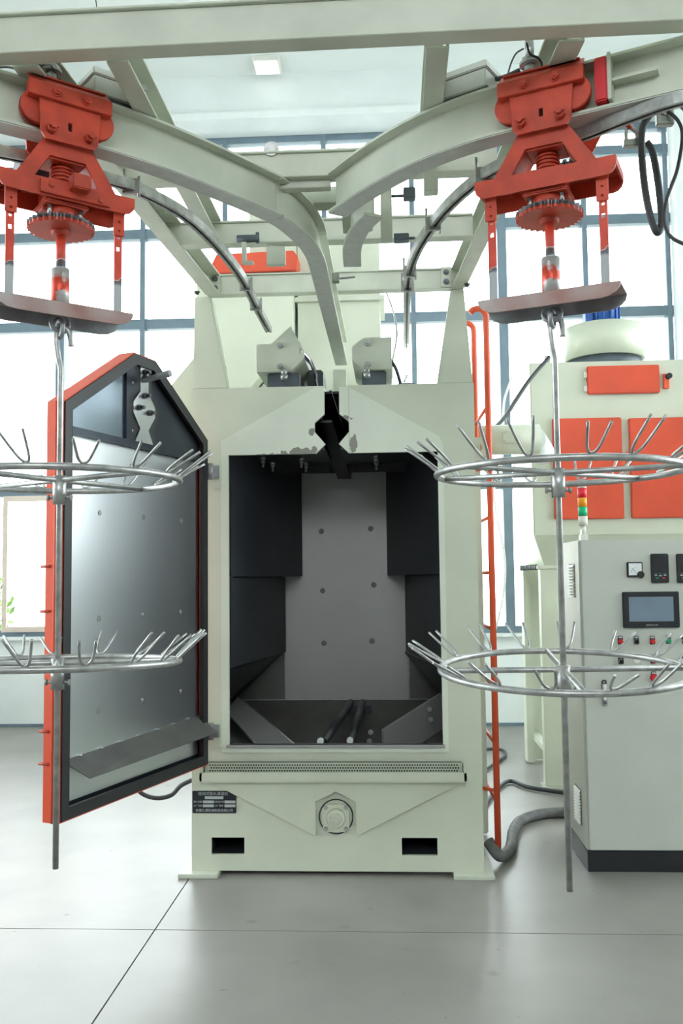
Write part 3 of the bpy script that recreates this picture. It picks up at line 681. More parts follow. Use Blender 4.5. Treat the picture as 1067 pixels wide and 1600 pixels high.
# end stop with red rubber on the right rail
t = (Vector((.80,2.43,0))-Vector((.543,2.545,0))).normalized(); nn = Vector((t.y,-t.x,0))
if nn.y > 0: nn = -nn
def loc(o,u,v,w): return o+t*u+nn*v+Vector((0,0,w))
def obox(o,u0,u1,v0,v1,w0,w1,b=None):
    b = b or MB(); b.hull([loc(o,u0,v0,w0),loc(o,u1,v0,w0),loc(o,u1,v0,w1),loc(o,u0,v0,w1)],[loc(o,u0,v1,w0),loc(o,u1,v1,w0),loc(o,u1,v1,w1),loc(o,u0,v1,w1)]); return b
so_ = Vector((.60,2.52,RZ))
part('stop_plate', obox(so_,.04,.05,.0,.055,.012,.148), 'beamp', tk, .002)
part('stop_rubber', obox(so_,.005,.04,.012,.055,.014,.14), M['btnred'], tk, .004, label='red rubber buffer block')
part('stop_rib', obox(so_,.05,.17,.004,.04,.07,.078), 'beamp', tk)

# junction boxes on the rail
def jbox(c, t, label):
    t = Vector(t).normalized(); n = Vector((t.y,-t.x,0)); n = -n if n.y>0 else n
    th = thing('junction_box', label, 'junction box', c, 'junction boxes on the tracks')
    C_ = Vector(c)
    def bx(u0,u1,v0,v1,w0,w1):
        f = lambda u,v,w: C_+t*u+n*v+Vector((0,0,w)); b = MB()
        return b.hull([f(u0,v0,w0),f(u1,v0,w0),f(u1,v0,w1),f(u0,v0,w1)],[f(u0,v1,w0),f(u1,v1,w0),f(u1,v1,w1),f(u0,v1,w1)])
    part('bracket', bx(-.09,.09,-.05,.05,0,.022), 'slate', th, .002)
    part('box', bx(-.085,.085,-.06,.06,.022,.078), 'cab', th, .003); part('lid', bx(-.089,.089,-.064,.064,.080,.102), 'cab', th, .003)
p = RP[30]
jbox((.262,2.735,RZ+RH), (.14,-.085,0), 'grey junction box on the right rail beside the red trolley')
jbox((-.845,2.69,RZ+RH), (.16,.14,0), 'grey junction box on the left rail beside the red trolley')

# ------------------------------------------------------------------ hook trolleys (local: x along rail, -y to viewer, z up from rail underside)
def trolley(loc_, ang, label):
    th = thing('hook_trolley', label, 'trolley', (0,0,0), 'red hook trolleys on the tracks')
    for s in (-1,1):
        y = s*.068
        part('side_plate', MB().poly([(-.092,.105),(-.083,-.02),(-.07,-.036),(.07,-.036),(.083,-.02),(.092,.105)], [rect(-.006,.006,.002,.026)], .008, (0,y-.004,0)), 'red', th, .001)
        part('hood_angle', MB().box(-.122,.122,y-.012*(1 if s>0 else 1)-(.004 if s<0 else -.0),y+.012,.078,.122).hull([(-.122,y+s*.012,.122),(.122,y+s*.012,.122),(.122,y+s*.004,.122),(-.122,y+s*.004,.122)],[(-.12,y-s*.025,.158),(.12,y-s*.025,.158),(.12,y-s*.033,.158),(-.12,y-s*.033,.158)]), 'red', th, .0015)
        for x in (-.045,.045): inst('bolt', BOLTR, th, (x,y-.016 if s<0 else y+.012,.10), (0,0,0 if s<0 else PI))
        for x in (-.055,.055):
            part('axle_nut', MB().cyl((x,y,-.006),(x,y+s*.024,-.006),.015,n=6).cyl((x,y+s*.024,-.006),(x,y+s*.036,-.006),.009,n=8).box(x-.016,x+.016,y+s*.03-.002,y+s*.03+.002,-.008,-.004), 'red', th)
        for x in (-.088,.088):
            w = part('wheel', MB().cyl((x,s*.058,.058),(x,s*.050,.058),.050,n=28).cyl((x,s*.050,.058),(x,s*.044,.058),.044,n=28).cyl((x,s*.044,.058),(x,s*.040,.058),.050,n=28).cyl((x,s*.040,.058),(x,s*.016,.058),.044,n=28), 'red', th, .002)
    # A frame
    for s in (-1,1):
        part('yoke_plate', MB().poly([(-.066,-.02),(.066,-.02),(.158,-.165),(.108,-.165),(.052,-.075),(-.052,-.075),(-.108,-.165),(-.158,-.165)], (), .007, (0,s*.05-.0035,0)), 'red', th, .001)
    part('yoke_flange', MB().hull([(.052,-.05,-.075),(.052,.05,-.075),(.055,.05,-.082),(.055,-.05,-.082)],[(.108,-.05,-.165),(.108,.05,-.165),(.111,.05,-.17),(.111,-.05,-.17)]).hull([(-.052,-.05,-.075),(-.052,.05,-.075),(-.055,.05,-.082),(-.055,-.05,-.082)],[(-.108,-.05,-.165),(-.108,.05,-.165),(-.111,.05,-.17),(-.111,-.05,-.17)]).box(-.052,.052,-.046,.046,-.08,-.074), 'red', th)
    part('worm_screw', MB().cyl((0,0,-.08),(0,0,-.135),.029,n=22).cyl((0,0,-.088),(0,0,-.093),.034,n=22).cyl((0,0,-.099),(0,0,-.104),.034,n=22).cyl((0,0,-.110),(0,0,-.115),.034,n=22).cyl((0,0,-.121),(0,0,-.127),.034,n=22), 'red', th)
    # cross channel with rounded lower corners
    def chan(z1, h, L, W, m, name, rr):
        ol = [(-L,z1),(-L,z1-h+rr)]+[(-L+rr-rr*math.cos(a),z1-h+rr-rr*math.sin(a)) for a in (R(30),R(60),R(90))]+[(L-rr+rr*math.sin(a),z1-h+rr-rr*math.cos(a)) for a in (0,R(30),R(60),R(90))]+[(L,z1)]
        b = MB(); b.poly(ol, (), .006, (0,-W,0)).poly(ol, (), .006, (0,W-.006,0)).box(-L,L,-W+.006,W-.006,z1-.006,z1)
        for s in (-1,1): b.hull([(s*L,-W+.006,z1),(s*L,W-.006,z1),(s*(L-.006),W-.006,z1),(s*(L-.006),-W+.006,z1)],[(s*L,-W+.006,z1-.024),(s*L,W-.006,z1-.024),(s*(L-.006),W-.006,z1-.024),(s*(L-.006),-W+.006,z1-.024)])
        return part(name, b, m, th, .001)
    chan(-.150,.052,.2,.068,'red','cross_channel',.03)
    part('gearbox', MB().box(-.055,.055,-.045,.045,-.205,-.135).box(-.065,.065,-.055,.055,-.212,-.20), 'red', th, .004)
    if ang > 0:
        part('drive_block', MB().box(-.005,.05,-.115,-.07,-.178,-.135), 'red', th, .003)
        part('clamp_bar', MB().box(-.085,.12,-.078,-.068,-.197,-.158).cyl((-.055,-.078,-.172),(-.055,-.084,-.172),.008,n=10).cyl((.09,-.078,-.185),(.09,-.084,-.185),.008,n=10), 'red', th, .001)
    part('bearing_flange', MB().cyl((0,0,-.21),(0,0,-.24),.048,.04,20).box(-.06,.06,-.02,.02,-.225,-.212), 'red', th, .002)
    for x in (-.045,.045): part('flange_bolt', MB().cyl((x,-.035,-.215),(x,-.035,-.24),.006,n=6), 'bolt', th)
    # sprocket: teeth round the disc
    n = 30; ol = []
    for i in range(n):
        a = 2*PI*i/n; da = 2*PI/n
        ol += [(.086*math.cos(a),.086*math.sin(a)),(.095*math.cos(a+da*.3),.095*math.sin(a+da*.3)),(.095*math.cos(a+da*.55),.095*math.sin(a+da*.55)),(.086*math.cos(a+da*.85),.086*math.sin(a+da*.85))]
    sp_ = part('sprocket', MB().poly(ol, (), .010, (0,0,-.262), (1,0,0), (0,1,0)), 'red', th, label='red toothed sprocket')
    ol2 = [(r*.997 if r else 0, z) for r,z in ()]
    part('chain_rollers', MB().poly([(x*1.012,y*1.012) for x,y in ol], (), -.010, (0,0,-.2615), (1,0,0), (0,1,0)), 'boltdark', sp_)
    part('hub', MB().cyl((0,0,-.262),(0,0,-.285),.03,.026,20), 'red', th, .002)
    part('spindle', MB().cyl((0,0,-.28),(0,0,-.395),.0135,n=16), 'shaftpaint', th)
    part('socket', MB().cyl((0,0,-.385),(0,0,-.505),.026,n=22).box(-.004,.004,-.028,-.02,-.43,-.40), 'socket', th, .002, label='steel socket with chipped red paint')
    for s in (-1,1):
        x = s*.158
        part('hanger_bar', MB().poly(rect(x-.0115,x+.0115,-.50,-.17), [circ(x,-.272,.0045,8),[(x-.005,-.298),(x+.005,-.298),(x+.005,-.312),(x-.005,-.312)]], .006, (0,-.045,0)), 'barpaint', th)
        part('slotted_tab', MB().poly(rect(x-.0165,x+.0165,-.265,-.17), [circ(x,-.225,.004,8),circ(x,-.252,.0045,8)], .005, (0,-.051,0)), 'red', th)
    def boat():
        z1,h,L,W,rr = -.500,.040,.20,.062,.036
        ol = [(-L,z1),(-L,z1-h+rr)]+[(-L+rr*1.6-rr*1.6*math.cos(a),z1-h+rr-rr*math.sin(a)) for a in (R(20),R(40),R(65),R(90))]+[(L-rr*1.6+rr*1.6*math.sin(a),z1-h+rr-rr*math.cos(a)) for a in (0,R(25),R(50),R(70),R(90))]+[(L,z1)]
        b = MB(); b.poly(ol, (), .006, (0,-W,0)).box(-L,L,-W+.006,W-.006,z1-.006,z1)
        part('rear_skirt', MB().poly([(x,z-.004 if z<z1-.01 else z) for x,z in ol], (), .006, (0,W-.006,0)), 'raw', th); return b
    part('lower_yoke', boat(), 'rawred', th, .001, label='bare brown-grey steel lower yoke')
    part('eye_ring', MB().tube([(.0,.025*math.cos(a),-.562+.025*math.sin(a)) for a in [2*PI*i/20 for i in range(20)]], .0075, 8, closed=True).tube([(.025*math.cos(a),.0,-.548+.022*math.sin(a)) for a in [2*PI*i/20 for i in range(20)]], .0075, 8, closed=True), 'raw', th)
    # pickup post on top: sensor with cable gland
    part('sensor_post', MB().cyl((-.04,-.02,.150),(-.04,-.02,.215),.016,n=14).cyl((-.04,-.02,.188),(-.04,-.02,.196),.030,n=18).cyl((-.04,-.02,.200),(-.04,-.02,.208),.025,n=6).cyl((-.04,-.02,.208),(-.04,-.02,.265),.013,n=12), 'galv', th)
    part('sensor_bracket', MB().box(-.11,.11,-.06,.06,.149,.154), 'red', th)
    th.location = loc_; th.rotation_euler = (0,0,R(ang)); return th
RX,RY = .469,2.58; LX,LY = -.953,2.553
trolley((RX,RY,RZ), -22.5, 'red hook trolley with plain cross channel on the right rail')
trolley((LX,LY,RZ), 39, 'red hook trolley with a drive block and slotted clamp on the left rail')

# ------------------------------------------------------------------ hanging racks
def rack(X, Y, ztop, zbot, rings, label, hookdir, seed):
    rnd = random.Random(seed)
    th = thing('hanging_rack', label, 'rack', (X,Y,ztop), 'hanging ring racks')
    h = hookdir
    pts = spline([(X+h*.03,Y+.01,ztop-.035),(X+h*.028,Y+.004,ztop+.002),(X+h*.012,Y,ztop+.02),(X-h*.006,Y,ztop+.006),(X-h*.008,Y-.005,ztop-.02),(X-h*.004,Y-.004,ztop-.06),(X+.004*h,Y,ztop-.10)],5)
    pts.append(Vector((X+.004*h,Y,zbot)))
    part('rod', MB().tube(pts, .0085, 12), 'galv', th)
    for (z, up, tilt, azs, phase, n) in rings:
        RR = .34; C_ = Vector((X+.004*h,Y,z)); Mt = Matrix.Translation(C_) @ Matrix.Rotation(R(tilt),4,'X')
        g = part('ring', MB().tube([Mt @ Vector((RR*math.cos(a),RR*math.sin(a),0)) for a in [2*PI*i/72 for i in range(72)]], .0095, 10, closed=True), 'galv', th)
        for az in azs:
            a = R(az); d = Vector((math.cos(a),math.sin(a),0)); part('spoke', MB().cyl(Mt@(-d*RR), Mt@(d*RR), .008, n=10), 'galv', g)
        zz = -.07 if up else -.075
        part('sleeve', MB().cyl(C_+Vector((0,0,.012)), C_+Vector((0,0,zz)), .019, n=20), 'galv', th)
        for s in (-1,1):
            q = C_+Vector((0,0,zz+.02)); part('set_screw', MB().cyl(q+Vector((s*.017,0,0)), q+Vector((s*.03,0,0)), .004, n=8).cyl(q+Vector((s*.03,0,0)), q+Vector((s*.036,0,0)), .009, n=6), 'bolt', th)
        for i in range(n):
            a = 2*PI*(i+phase)/n+rnd.uniform(-.05,.05); rad = Vector((math.cos(a),math.sin(a),0)); tan = Vector((-math.sin(a),math.cos(a),0))
            el = R(rnd.uniform(28,46)); out = rad*math.cos(el)+Vector((0,0,math.sin(el))); Lh = rnd.uniform(.095,.12); sp0 = .012; sp1 = rnd.uniform(.02,.034); tw_ = rnd.uniform(-.015,.015)
            b0 = rad*RR+Vector((0,0,.010))
            pp = [b0+out*Lh+tan*(sp1+tw_), b0+out*Lh*.3+tan*(sp0+.005+tw_*.3), b0+out*.006+tan*sp0*.7, b0, b0+out*.006-tan*sp0*.7, b0+out*Lh*.3-tan*(sp0+.005-tw_*.3), b0+out*Lh-tan*(sp1-tw_)]
            part('hook', MB().tube([Mt@p for p in spline(pp,3)], .0038, 6), 'galv', g)
    return th
rack(RX,RY,RZ-.578,.585,[(1.735,True,0,(35,-22),.1,16),(1.185,False,4,(2,88),.35,16)],'galvanised two-ring rack hanging from the right trolley beside the control cabinet',1,3)
rack(LX,LY,RZ-.578,.645,[(1.735,True,0,(62,-30),.4,16),(1.215,False,-2.2,(20,-70),.2,17)],'galvanised two-ring rack hanging from the left trolley beside the open door',1,11)

# ------------------------------------------------------------------ festoon C tracks
def ctrack(px, z, label, loose):
    pts = [atz(x,y,z) for x,y in px]; pth = spline([(p.x,p.y,z) for p in pts],6)
    th = thing('cable_track', label, 'cable track', pth[0], 'galvanised cable tracks')
    CP = [(-.016,0),(-.006,0),(-.006,.003),(-.013,.003),(-.013,.029),(.013,.029),(.013,.003),(.006,.003),(.006,0),(.016,0),(.016,.032),(-.016,.032)]
    part('channel', MB().sweep(pth, CP), 'galv', th)
    part('inner_cable', MB().sweep(pth, [(-.005,.004),(.005,.004),(.005,.012),(-.005,.012)]), 'rubber', th)
    for i in loose:
        p = pth[i]; part('track_clamp', MB().box(p.x-.028,p.x+.028,p.y-.008,p.y+.008,z-.008,z+.04).cyl((p.x-.024,p.y,z+.03),(p.x-.024,p.y,z+.075),.005,n=6).cyl((p.x+.024,p.y,z-.02),(p.x+.024,p.y,z+.05),.005,n=6), 'bolt', th, .001)
    return th
ctrack([(-60,235),(60,258),(160,285),(215,303),(285,340),(335,385),(375,435),(400,482),(420,520)],2.70,'galvanised curved cable track ending above the left slot cover',(17,38,42))
ctrack([(1150,155),(1067,163),(990,188),(925,213),(840,245),(780,268),(735,297),(690,340),(655,390),(640,430),(636,470),(635,545)],2.70,'galvanised curved cable track passing behind the right trolley',(33,44,54,58))

# ------------------------------------------------------------------ cables by the trolleys
def cable(name, pts, r, label, m='cable', n=8, cat='cable', loc_=None, group=None):
    P_ = spline(pts, 8); o = P_[0] if loc_ is None else Vector(loc_)
    return solo(name, MB().tube(P_, r, n), m, label, cat, o, group=group)
Yc = 2.75
cable('power_cable', [at(64,115,2.6),at(85,138,2.62),at(105,148,2.66),at(122,152,2.70)], .0075, 'thick black cable from the left trolley sensor to the junction box')
cable('signal_wire', [at(80,103,2.45),at(92,122,2.55),at(108,140,2.64),at(122,152,2.70)], .0025, 'thin black wire curving into the left junction box')
cable('sensor_wire', [at(50,118,2.5),at(35,112,2.5),at(12,105,2.45),at(-20,108,2.4)], .003, 'thin grey sensor wire running off left from the left trolley')
cable('power_cable', [at(812,110,2.6),at(795,118,2.62),at(783,122,2.66),at(773,124,2.72)], .0075, 'thick black cable from the right trolley sensor to the junction box')
cable('signal_wire', [at(818,76,2.6),at(806,84,2.62),at(798,100,2.64),at(793,118,2.64)], .0025, 'thin black wire looping over the right trolley top')
cable('sensor_wire', [at(823,68,2.5),at(828,84,2.55),at(840,90,2.55),at(846,98,2.56),at(846,106,2.58)], .003, 'thin grey wire curling above the right trolley')
# festoon loops on the right
fz = thing('festoon_carriage', 'zinc cable carriage with a black looped cable on the right cable track', 'cable carriage', at(1035,175,2.75))
q = at(1038,182,2.74); part('carriage_plate', MB().box(q.x-.026,q.x+.026,q.y-.012,q.y+.012,q.z-.03,q.z+.02), 'galv', fz, .003)
part('roller', MB().cyl((q.x,q.y-.018,q.z+.01),(q.x,q.y+.018,q.z+.01),.014,n=14), 'bolt', fz)
part('cable_loop', MB().tube(spline([at(1030,172,2.73),at(1015,180,2.73),at(1003,205,2.73),at(1004,260,2.73),at(1012,320,2.73),at(1025,362,2.73),at(1033,350,2.74),at(1030,300,2.75),at(1020,240,2.76),at(1010,222,2.76)],8),.011,10), 'cable', fz)
part('cable_tail', MB().tube(spline([at(1044,174,2.72),at(1060,190,2.70),at(1066,215,2.68),at(1058,265,2.68),at(1042,310,2.68),at(1038,345,2.68),at(1048,370,2.68),at(1075,384,2.66)],8),.0055,8), 'cable', fz)
cable('overhead_cable', [at(1030,128,2.7),at(1050,150,2.6),at(1075,175,2.5)], .008, 'black cable slanting down at the top right corner')
pa = thing('pickup_arm', 'orange and grey tow arm reaching back from the right trolley to the cable loop', 'arm', at(960,165,2.75))
part('arm_tube', MB().tube([at(945,148,2.72),at(965,172,2.74),at(985,200,2.76)],.010,10), 'red', pa)
part('arm_hook', MB().tube(spline([at(985,198,2.76),at(994,206,2.76),at(996,216,2.76),at(988,222,2.76)],5),.008,8), 'galv', pa)
q = at(985,225,2.76); part('clamp', MB().box(q.x-.022,q.x+.022,q.y-.012,q.y+.012,q.z-.010,q.z+.012), 'bolt', pa, .002)
part('drop_link', MB().box(q.x-.018,q.x-.008,q.y-.004,q.y+.004,q.z,q.z+.045), 'galv', pa)

# collector motor unit seen through the right trolley yoke
cu_ = thing('travel_motor', 'dark motor with a round end hidden behind the right red trolley', 'motor', (RX+.13,RY+.2,RZ-.05))
ax = Vector((math.cos(R(-22.5)),math.sin(R(-22.5)),0)); cc = Vector((RX+.10,RY+.16,RZ-.075))
part('motor_body', MB().cyl(cc-ax*.07,cc+ax*.05,.045,n=24), 'rubber', cu_, .003)
fins = MB()
for i in range(6): fins.cyl(cc-ax*(.06-i*.02),cc-ax*(.052-i*.02),.052,n=24)
part('cooling_fins', fins, 'cable', cu_); part('end_cap', MB().cyl(cc+ax*.05,cc+ax*.065,.05,.045,24), 'galv', cu_, .002)
part('mount_plate', MB().hull([cc+ax*.02+Vector((0,-.02,.12)),cc+ax*.10+Vector((0,-.02,.12)),cc+ax*.03+Vector((0,-.02,.0)),cc+Vector((0,-.02,.0))],[cc+ax*.02+Vector((0,.0,.12)),cc+ax*.10+Vector((0,.0,.12)),cc+ax*.03+Vector((0,.0,.0)),cc+Vector((0,.0,.0))]), 'red', cu_)
cu2 = thing('travel_motor', 'dark motor housing hidden behind the left red trolley', 'motor', (LX-.1,LY+.2,RZ-.05))
cc = Vector((LX-.10,LY+.16,RZ-.03)); ax = Vector((math.cos(R(39)),math.sin(R(39)),0))
part('motor_body', MB().cyl(cc-ax*.1,cc+ax*.05,.042,n=24), 'rubber', cu2, .003)
part('terminal_box', MB().box(cc.x+.05,cc.x+.11,cc.y-.02,cc.y+.03,cc.z-.09,cc.z-.06), 'galv', cu2, .003)

# ------------------------------------------------------------------ ladder on the machine's right side
ld = thing('side_ladder', 'orange tube ladder standing at the right side of the blasting machine', 'ladder', (.56,4.85,0))
def lrail(x, y, zt_, zb_):
    pts = [(x,y,zb_)]+[(x,y,zt_-.05)]
    pts += [(x-.045+.045*math.cos(a),y,zt_-.045+.045*math.sin(a)) for a in [PI*i/10 for i in range(1,6)]]+[(x-.045-.045*math.sin(a),y,zt_-.045+.045*math.cos(a)) for a in (R(30),R(60))]
    pts += [(.43,y,zt_-.08)] if x-.09 > .43 else []
    return MB().tube(pts, .0165, 12)
part('rail_tube', lrail(.515,4.72,2.845,.03), 'orange', ld)
part('rail_tube', lrail(.505,5.30,2.93,.03), 'orange', ld)
for z in [.3+i*.29 for i in range(8)]:
    part('rung', MB().cyl((.515,4.72,z),(.505,5.30,z),.009,n=10), 'orange', ld)
for z in (.36,2.0):
    part('wall_bracket', MB().cyl((.43,4.79,z),(.515,4.72,z),.009,n=10), 'orange', ld)

# ------------------------------------------------------------------ duct between machine and dust collector
du = thing('air_duct', 'pale cream duct pipe between the machine and the dust collector', 'duct', (.75,5.6,2.3))
dz = at(795,687,5.4).z
dc = at(795,687,5.4)
part('pipe', MB().cyl((.44,5.4,dc.z),(.885,5.4,dc.z),.088,n=32), 'cream', du)
part('pipe_sleeve', MB().cyl((.845,5.4,dc.z),(1.0,6.0,dc.z),.08,n=32), 'wall', du)
pp_ = MB().poly([(dc.x+x,dc.z+z) for x,z in ((-.045,-.03),(.035,-.03),(.038,0),(.01,.03),(-.005,.02),(-.015,.038),(-.035,.04),(-.045,.03))], (), .01, (0,5.306,0))
pl = part('patch_plate', pp_, 'cream', du, .002)
for x,z in ((-.034,.028),(.026,.008),(.028,-.018),(-.036,-.02)): inst('bolt', BOLTS, pl, (dc.x+x,5.306,dc.z+z), (0,0,0), (.5,.4,.5))
cable('duct_cable', [at(858,558,6.2),at(830,590,6.1),at(806,625,5.9),at(790,650,5.7),at(773,668,5.45)], .013, 'black cable sloping down from the dust collector to the cream duct')
cable('white_cord', [at(800,590,8.9),at(788,625,8.86),at(786,668,8.86),at(784,720,8.86),at(772,760,8.86),at(775,800,8.86),at(788,870,8.86),at(786,930,8.86),at(772,991,8.86)], .012, 'white cord hanging down the window frame between the machine and the dust collector', 'plastic')

# ------------------------------------------------------------------ dust collector
DY = 6.3
dcx0 = at(828,600,DY).x; dcx1 = 2.28
dz1 = at(828,567,DY).z; dz0 = at(828,838,DY).z
dcol = thing('dust_collector', 'cream dust collector cabinet with orange doors behind the control cabinet', 'dust collector', ((dcx0+dcx1)/2,DY+.5,0))
part('body', MB().box(dcx0,dcx1,DY,DY+1.0,dz0,dz1), 'cream', dcol, .006)
fz0 = at(850,886,DY).z; fxl = at(846,880,DY).x
part('hopper', MB().hull([(dcx0+.002,DY+.002,dz0),(dcx1,DY+.002,dz0),(dcx1,DY+.998,dz0),(dcx0+.002,DY+.998,dz0)],[(fxl+.04,DY+.12,fz0),(dcx1-.2,DY+.12,fz0),(dcx1-.2,DY+.9,fz0),(fxl+.04,DY+.9,fz0)]), 'cream', dcol)
part('hopper_flange', MB().box(fxl-.02,dcx1-.1,DY+.05,DY+.95,fz0-.012,fz0+.012), 'beamp', dcol, .002)
for i in range(8):
    part('flange_bolt', MB().cyl((fxl-.02,DY+.12+i*.1,fz0-.02),(fxl-.02,DY+.12+i*.1,fz0+.02),.012,n=6), 'boltdark', dcol)
for (xa,ya) in ((fxl,DY+.06),(dcx1-.3,DY+.06)):
    part('leg', MB().box(xa,xa+.2,ya,ya+.1,.01,fz0-.012), 'cream', dcol, .004); part('foot_plate', MB().box(xa-.02,xa+.22,ya-.02,ya+.12,0,.012), 'beamp', dcol)
lx = at(817,1000,DY+.95).x
part('leg', MB().box(lx,lx+.05,DY+.85,DY+1.0,.01,fz0-.012).box(lx+.05,lx+.15,DY+.99,DY+1.0,.01,fz0-.012), 'cream', dcol, .003)
part('leg', MB().box(dcx1-.3,dcx1-.15,DY+.85,DY+.95,.01,fz0-.012), 'cream', dcol, .003)
part('tie_bar', MB().box(lx+.05,fxl+.1,DY+.3,DY+.95,.18,.22), 'beamp', dcol)
# doors
def dface(px0,py0,px1,py1): 
    a,b = at(px0,py1,DY), at(px1,py0,DY); return a.x,b.x,a.z,b.z
x0,x1,z0,z1 = dface(917,571,1028,617)
d1 = part('small_door', MB().box(x0,x1,DY-.03,DY,z0,z1), 'orangedoor', dcol, .006, label='small orange top door')
for z in (z0+.04,z1-.06): part('hinge', MB().box(x0-.022,x0,DY-.02,DY,z-.02,z+.02), 'plastic', d1, .003)
x0,x1,z0,z1 = dface(866,653,969,812)
d2 = part('large_door', MB().box(x0,x1,DY-.03,DY,z0,z1), 'orangedoor', dcol, .006, label='large orange door')
x0,x1,z0,z1 = dface(986,652,1100,810)
d3 = part('large_door', MB().box(x0,x1,DY-.03,DY,z0,z1), 'orangedoor', dcol, .006, label='large orange door at the frame edge')
for px,py,an in ((1040,596,0),(976,717,35)):
    q = at(px,py,DY-.01); hd = part('door_latch', MB().box(-.017,.017,-.02,.01,-.05,.05), 'orange', None, .003); hd.parent = dcol
    hd.location = q-dcol.location; hd.rotation_euler = (0,R(an),0)
    kn = part('latch_knob', MB().cyl((.012,-.02,.03),(.012,-.05,.03),.020,n=16), 'black', None, .003); kn.parent = hd
# fan drum and motor
fc = at(938,540,DY+.5); rr = (1000-877)/2*(DY+.5)/FPX
part('fan_drum', MB().cyl((fc.x,DY+.4,dz1+.09),(fc.x,DY+.4,dz1+.33),rr*.97,n=48), 'cream', dcol)
part('fan_neck', MB().cyl((fc.x,DY+.4,dz1),(fc.x,DY+.4,dz1+.09),rr*.9,n=40), 'slate', dcol)
mt_ = part('fan_motor', MB().cyl((fc.x+.02,DY+.45,dz1+.33),(fc.x+.02,DY+.45,dz1+.66),.105,n=28).cyl((fc.x+.02,DY+.45,dz1+.35),(fc.x+.02,DY+.45,dz1+.37),.125,n=28), 'blue', dcol, .004, label='blue fan motor')
fn = MB()
for i in range(14):
    a = 2*PI*i/14; fn.box(.104,.118,-.003,.003,0,.22, Matrix.Translation((fc.x+.02,DY+.45,dz1+.4)) @ Matrix.Rotation(a,4,'Z'))
part('cooling_fins', fn, 'blue', mt_); part('terminal_box', MB().box(fc.x-.13,fc.x-.075,DY+.38,DY+.48,dz1+.36,dz1+.5), 'blue', mt_, .003)
q = at(855,545,DY+.2); part('lifting_lug', MB().box(q.x-.02,q.x+.02,DY+.2,DY+.21,dz1,dz1+.1), 'beamp', dcol, .003)

# ------------------------------------------------------------------ control cabinet
CY = 4.59
cx0, cx1, cz1 = .935, 1.72, 1.617
cb = thing('control_cabinet', 'tall grey electrical control cabinet with a touch screen at right', 'control cabinet', ((cx0+cx1)/2,CY+.3,0))
part('plinth', MB().box(cx0,cx1,CY+.01,CY+.60,0,.10), 'black', cb, .003)
part('enclosure', MB().box(cx0,cx1,CY+.02,CY+.62,.10,cz1), 'cab', cb, .004)
cdn = part('door', MB().box(cx0+.008,cx1-.008,CY,CY+.018,.105,cz1-.004), 'cab', cb, .004)
def cq(px,py): q = at(px,py,CY); return q.x,q.z
# vents on the left side
for py0,py1 in ((884,930),(1232,1280)):
    z1_,z0_ = at(897,py0,CY+.2).z, at(897,py1,CY+.2).z; b = MB()
    n = 11
    for i in range(n):
        z = z0_+(z1_-z0_)*i/(n-1); b.hull([(cx0,CY+.13,z-.004),(cx0,CY+.27,z-.004),(cx0,CY+.27,z+.006),(cx0,CY+.13,z+.006)],[(cx0-.012,CY+.13,z-.008),(cx0-.012,CY+.27,z-.008),(cx0-.010,CY+.27,z-.006),(cx0-.010,CY+.13,z-.006)])
    v = part('side_vent', b, 'cab', cb); part('vent_backing', MB().box(cx0-.002,cx0,CY+.125,CY+.275,z0_-.01,z1_+.01), 'dark', v)
# ammeter
def panelbox(name, px0,py0,px1,py1, t, m, par, bev=.003, y=CY, label=None):
    a,b = cq(px0,py1),cq(px1,py0); return part(name, MB().box(a[0],b[0],y-t,y,a[1],b[1]), m, par, bev, label), a, b
am,a,b = panelbox('ammeter',979,878,1003,902,.012,'black',cb)
panelbox('dial',981.5,880,1001,899,.0015,'white',am,0,CY-.012)
part('dial_corner', MB().cyl((b[0]-.012,CY-.0135,a[1]+.012),(b[0]-.012,CY-.016,a[1]+.012),.018,n=18), 'black', am)
q0 = cq(991,896); part('needle', MB().cyl((q0[0]+.01,CY-.0145,q0[1]),(q0[0]-.014,CY-.0145,q0[1]+.024),.0006,n=5), 'black', am)
part('scale_marks', MB().tube([(q0[0]+.01-.03*math.cos(t),CY-.014,q0[1]+.03*math.sin(t)) for t in [R(10+i*10) for i in range(8)]],.0006,4), 'black', am)
# inverter keypads
for px in (1018,1058):
    kp,a,b = panelbox('inverter_keypad',px-1,865,px+25,911,.014,'black',cb,.004, label='black drive keypad with small keys')
    cx = (a[0]+b[0])/2; z0_ = a[1]
    for dx,dz_,m in ((-.022,.046,'slate'),(.022,.046,'slate'),(0,.046,'slate'),(-.022,.038,'ink'),(.022,.038,'ink'),(0,.036,'ink'),(-.016,.024,'btngreen'),(.016,.024,'btnred')):
        part('key', MB().box(cx+dx-.006,cx+dx+.006,CY-.016,CY-.014,z0_+dz_-.003,z0_+dz_+.003), m, kp)
    part('display_window', MB().box(cx-.018,cx+.018,CY-.0155,CY-.014,z0_+.062,z0_+.09), 'btnblack', kp)
# touch screen
ts,a,b = panelbox('touch_screen',973,924,1059,981,.016,'black',cb,.003, label='black framed touch screen')
panelbox('display',982,932,1050,971,.001,'screen',ts,0,CY-.016)
q0 = cq(1017,976.5); text('lettering','SAMKOON',.012,'ink',ts,(q0[0],CY-.0168,q0[1]))
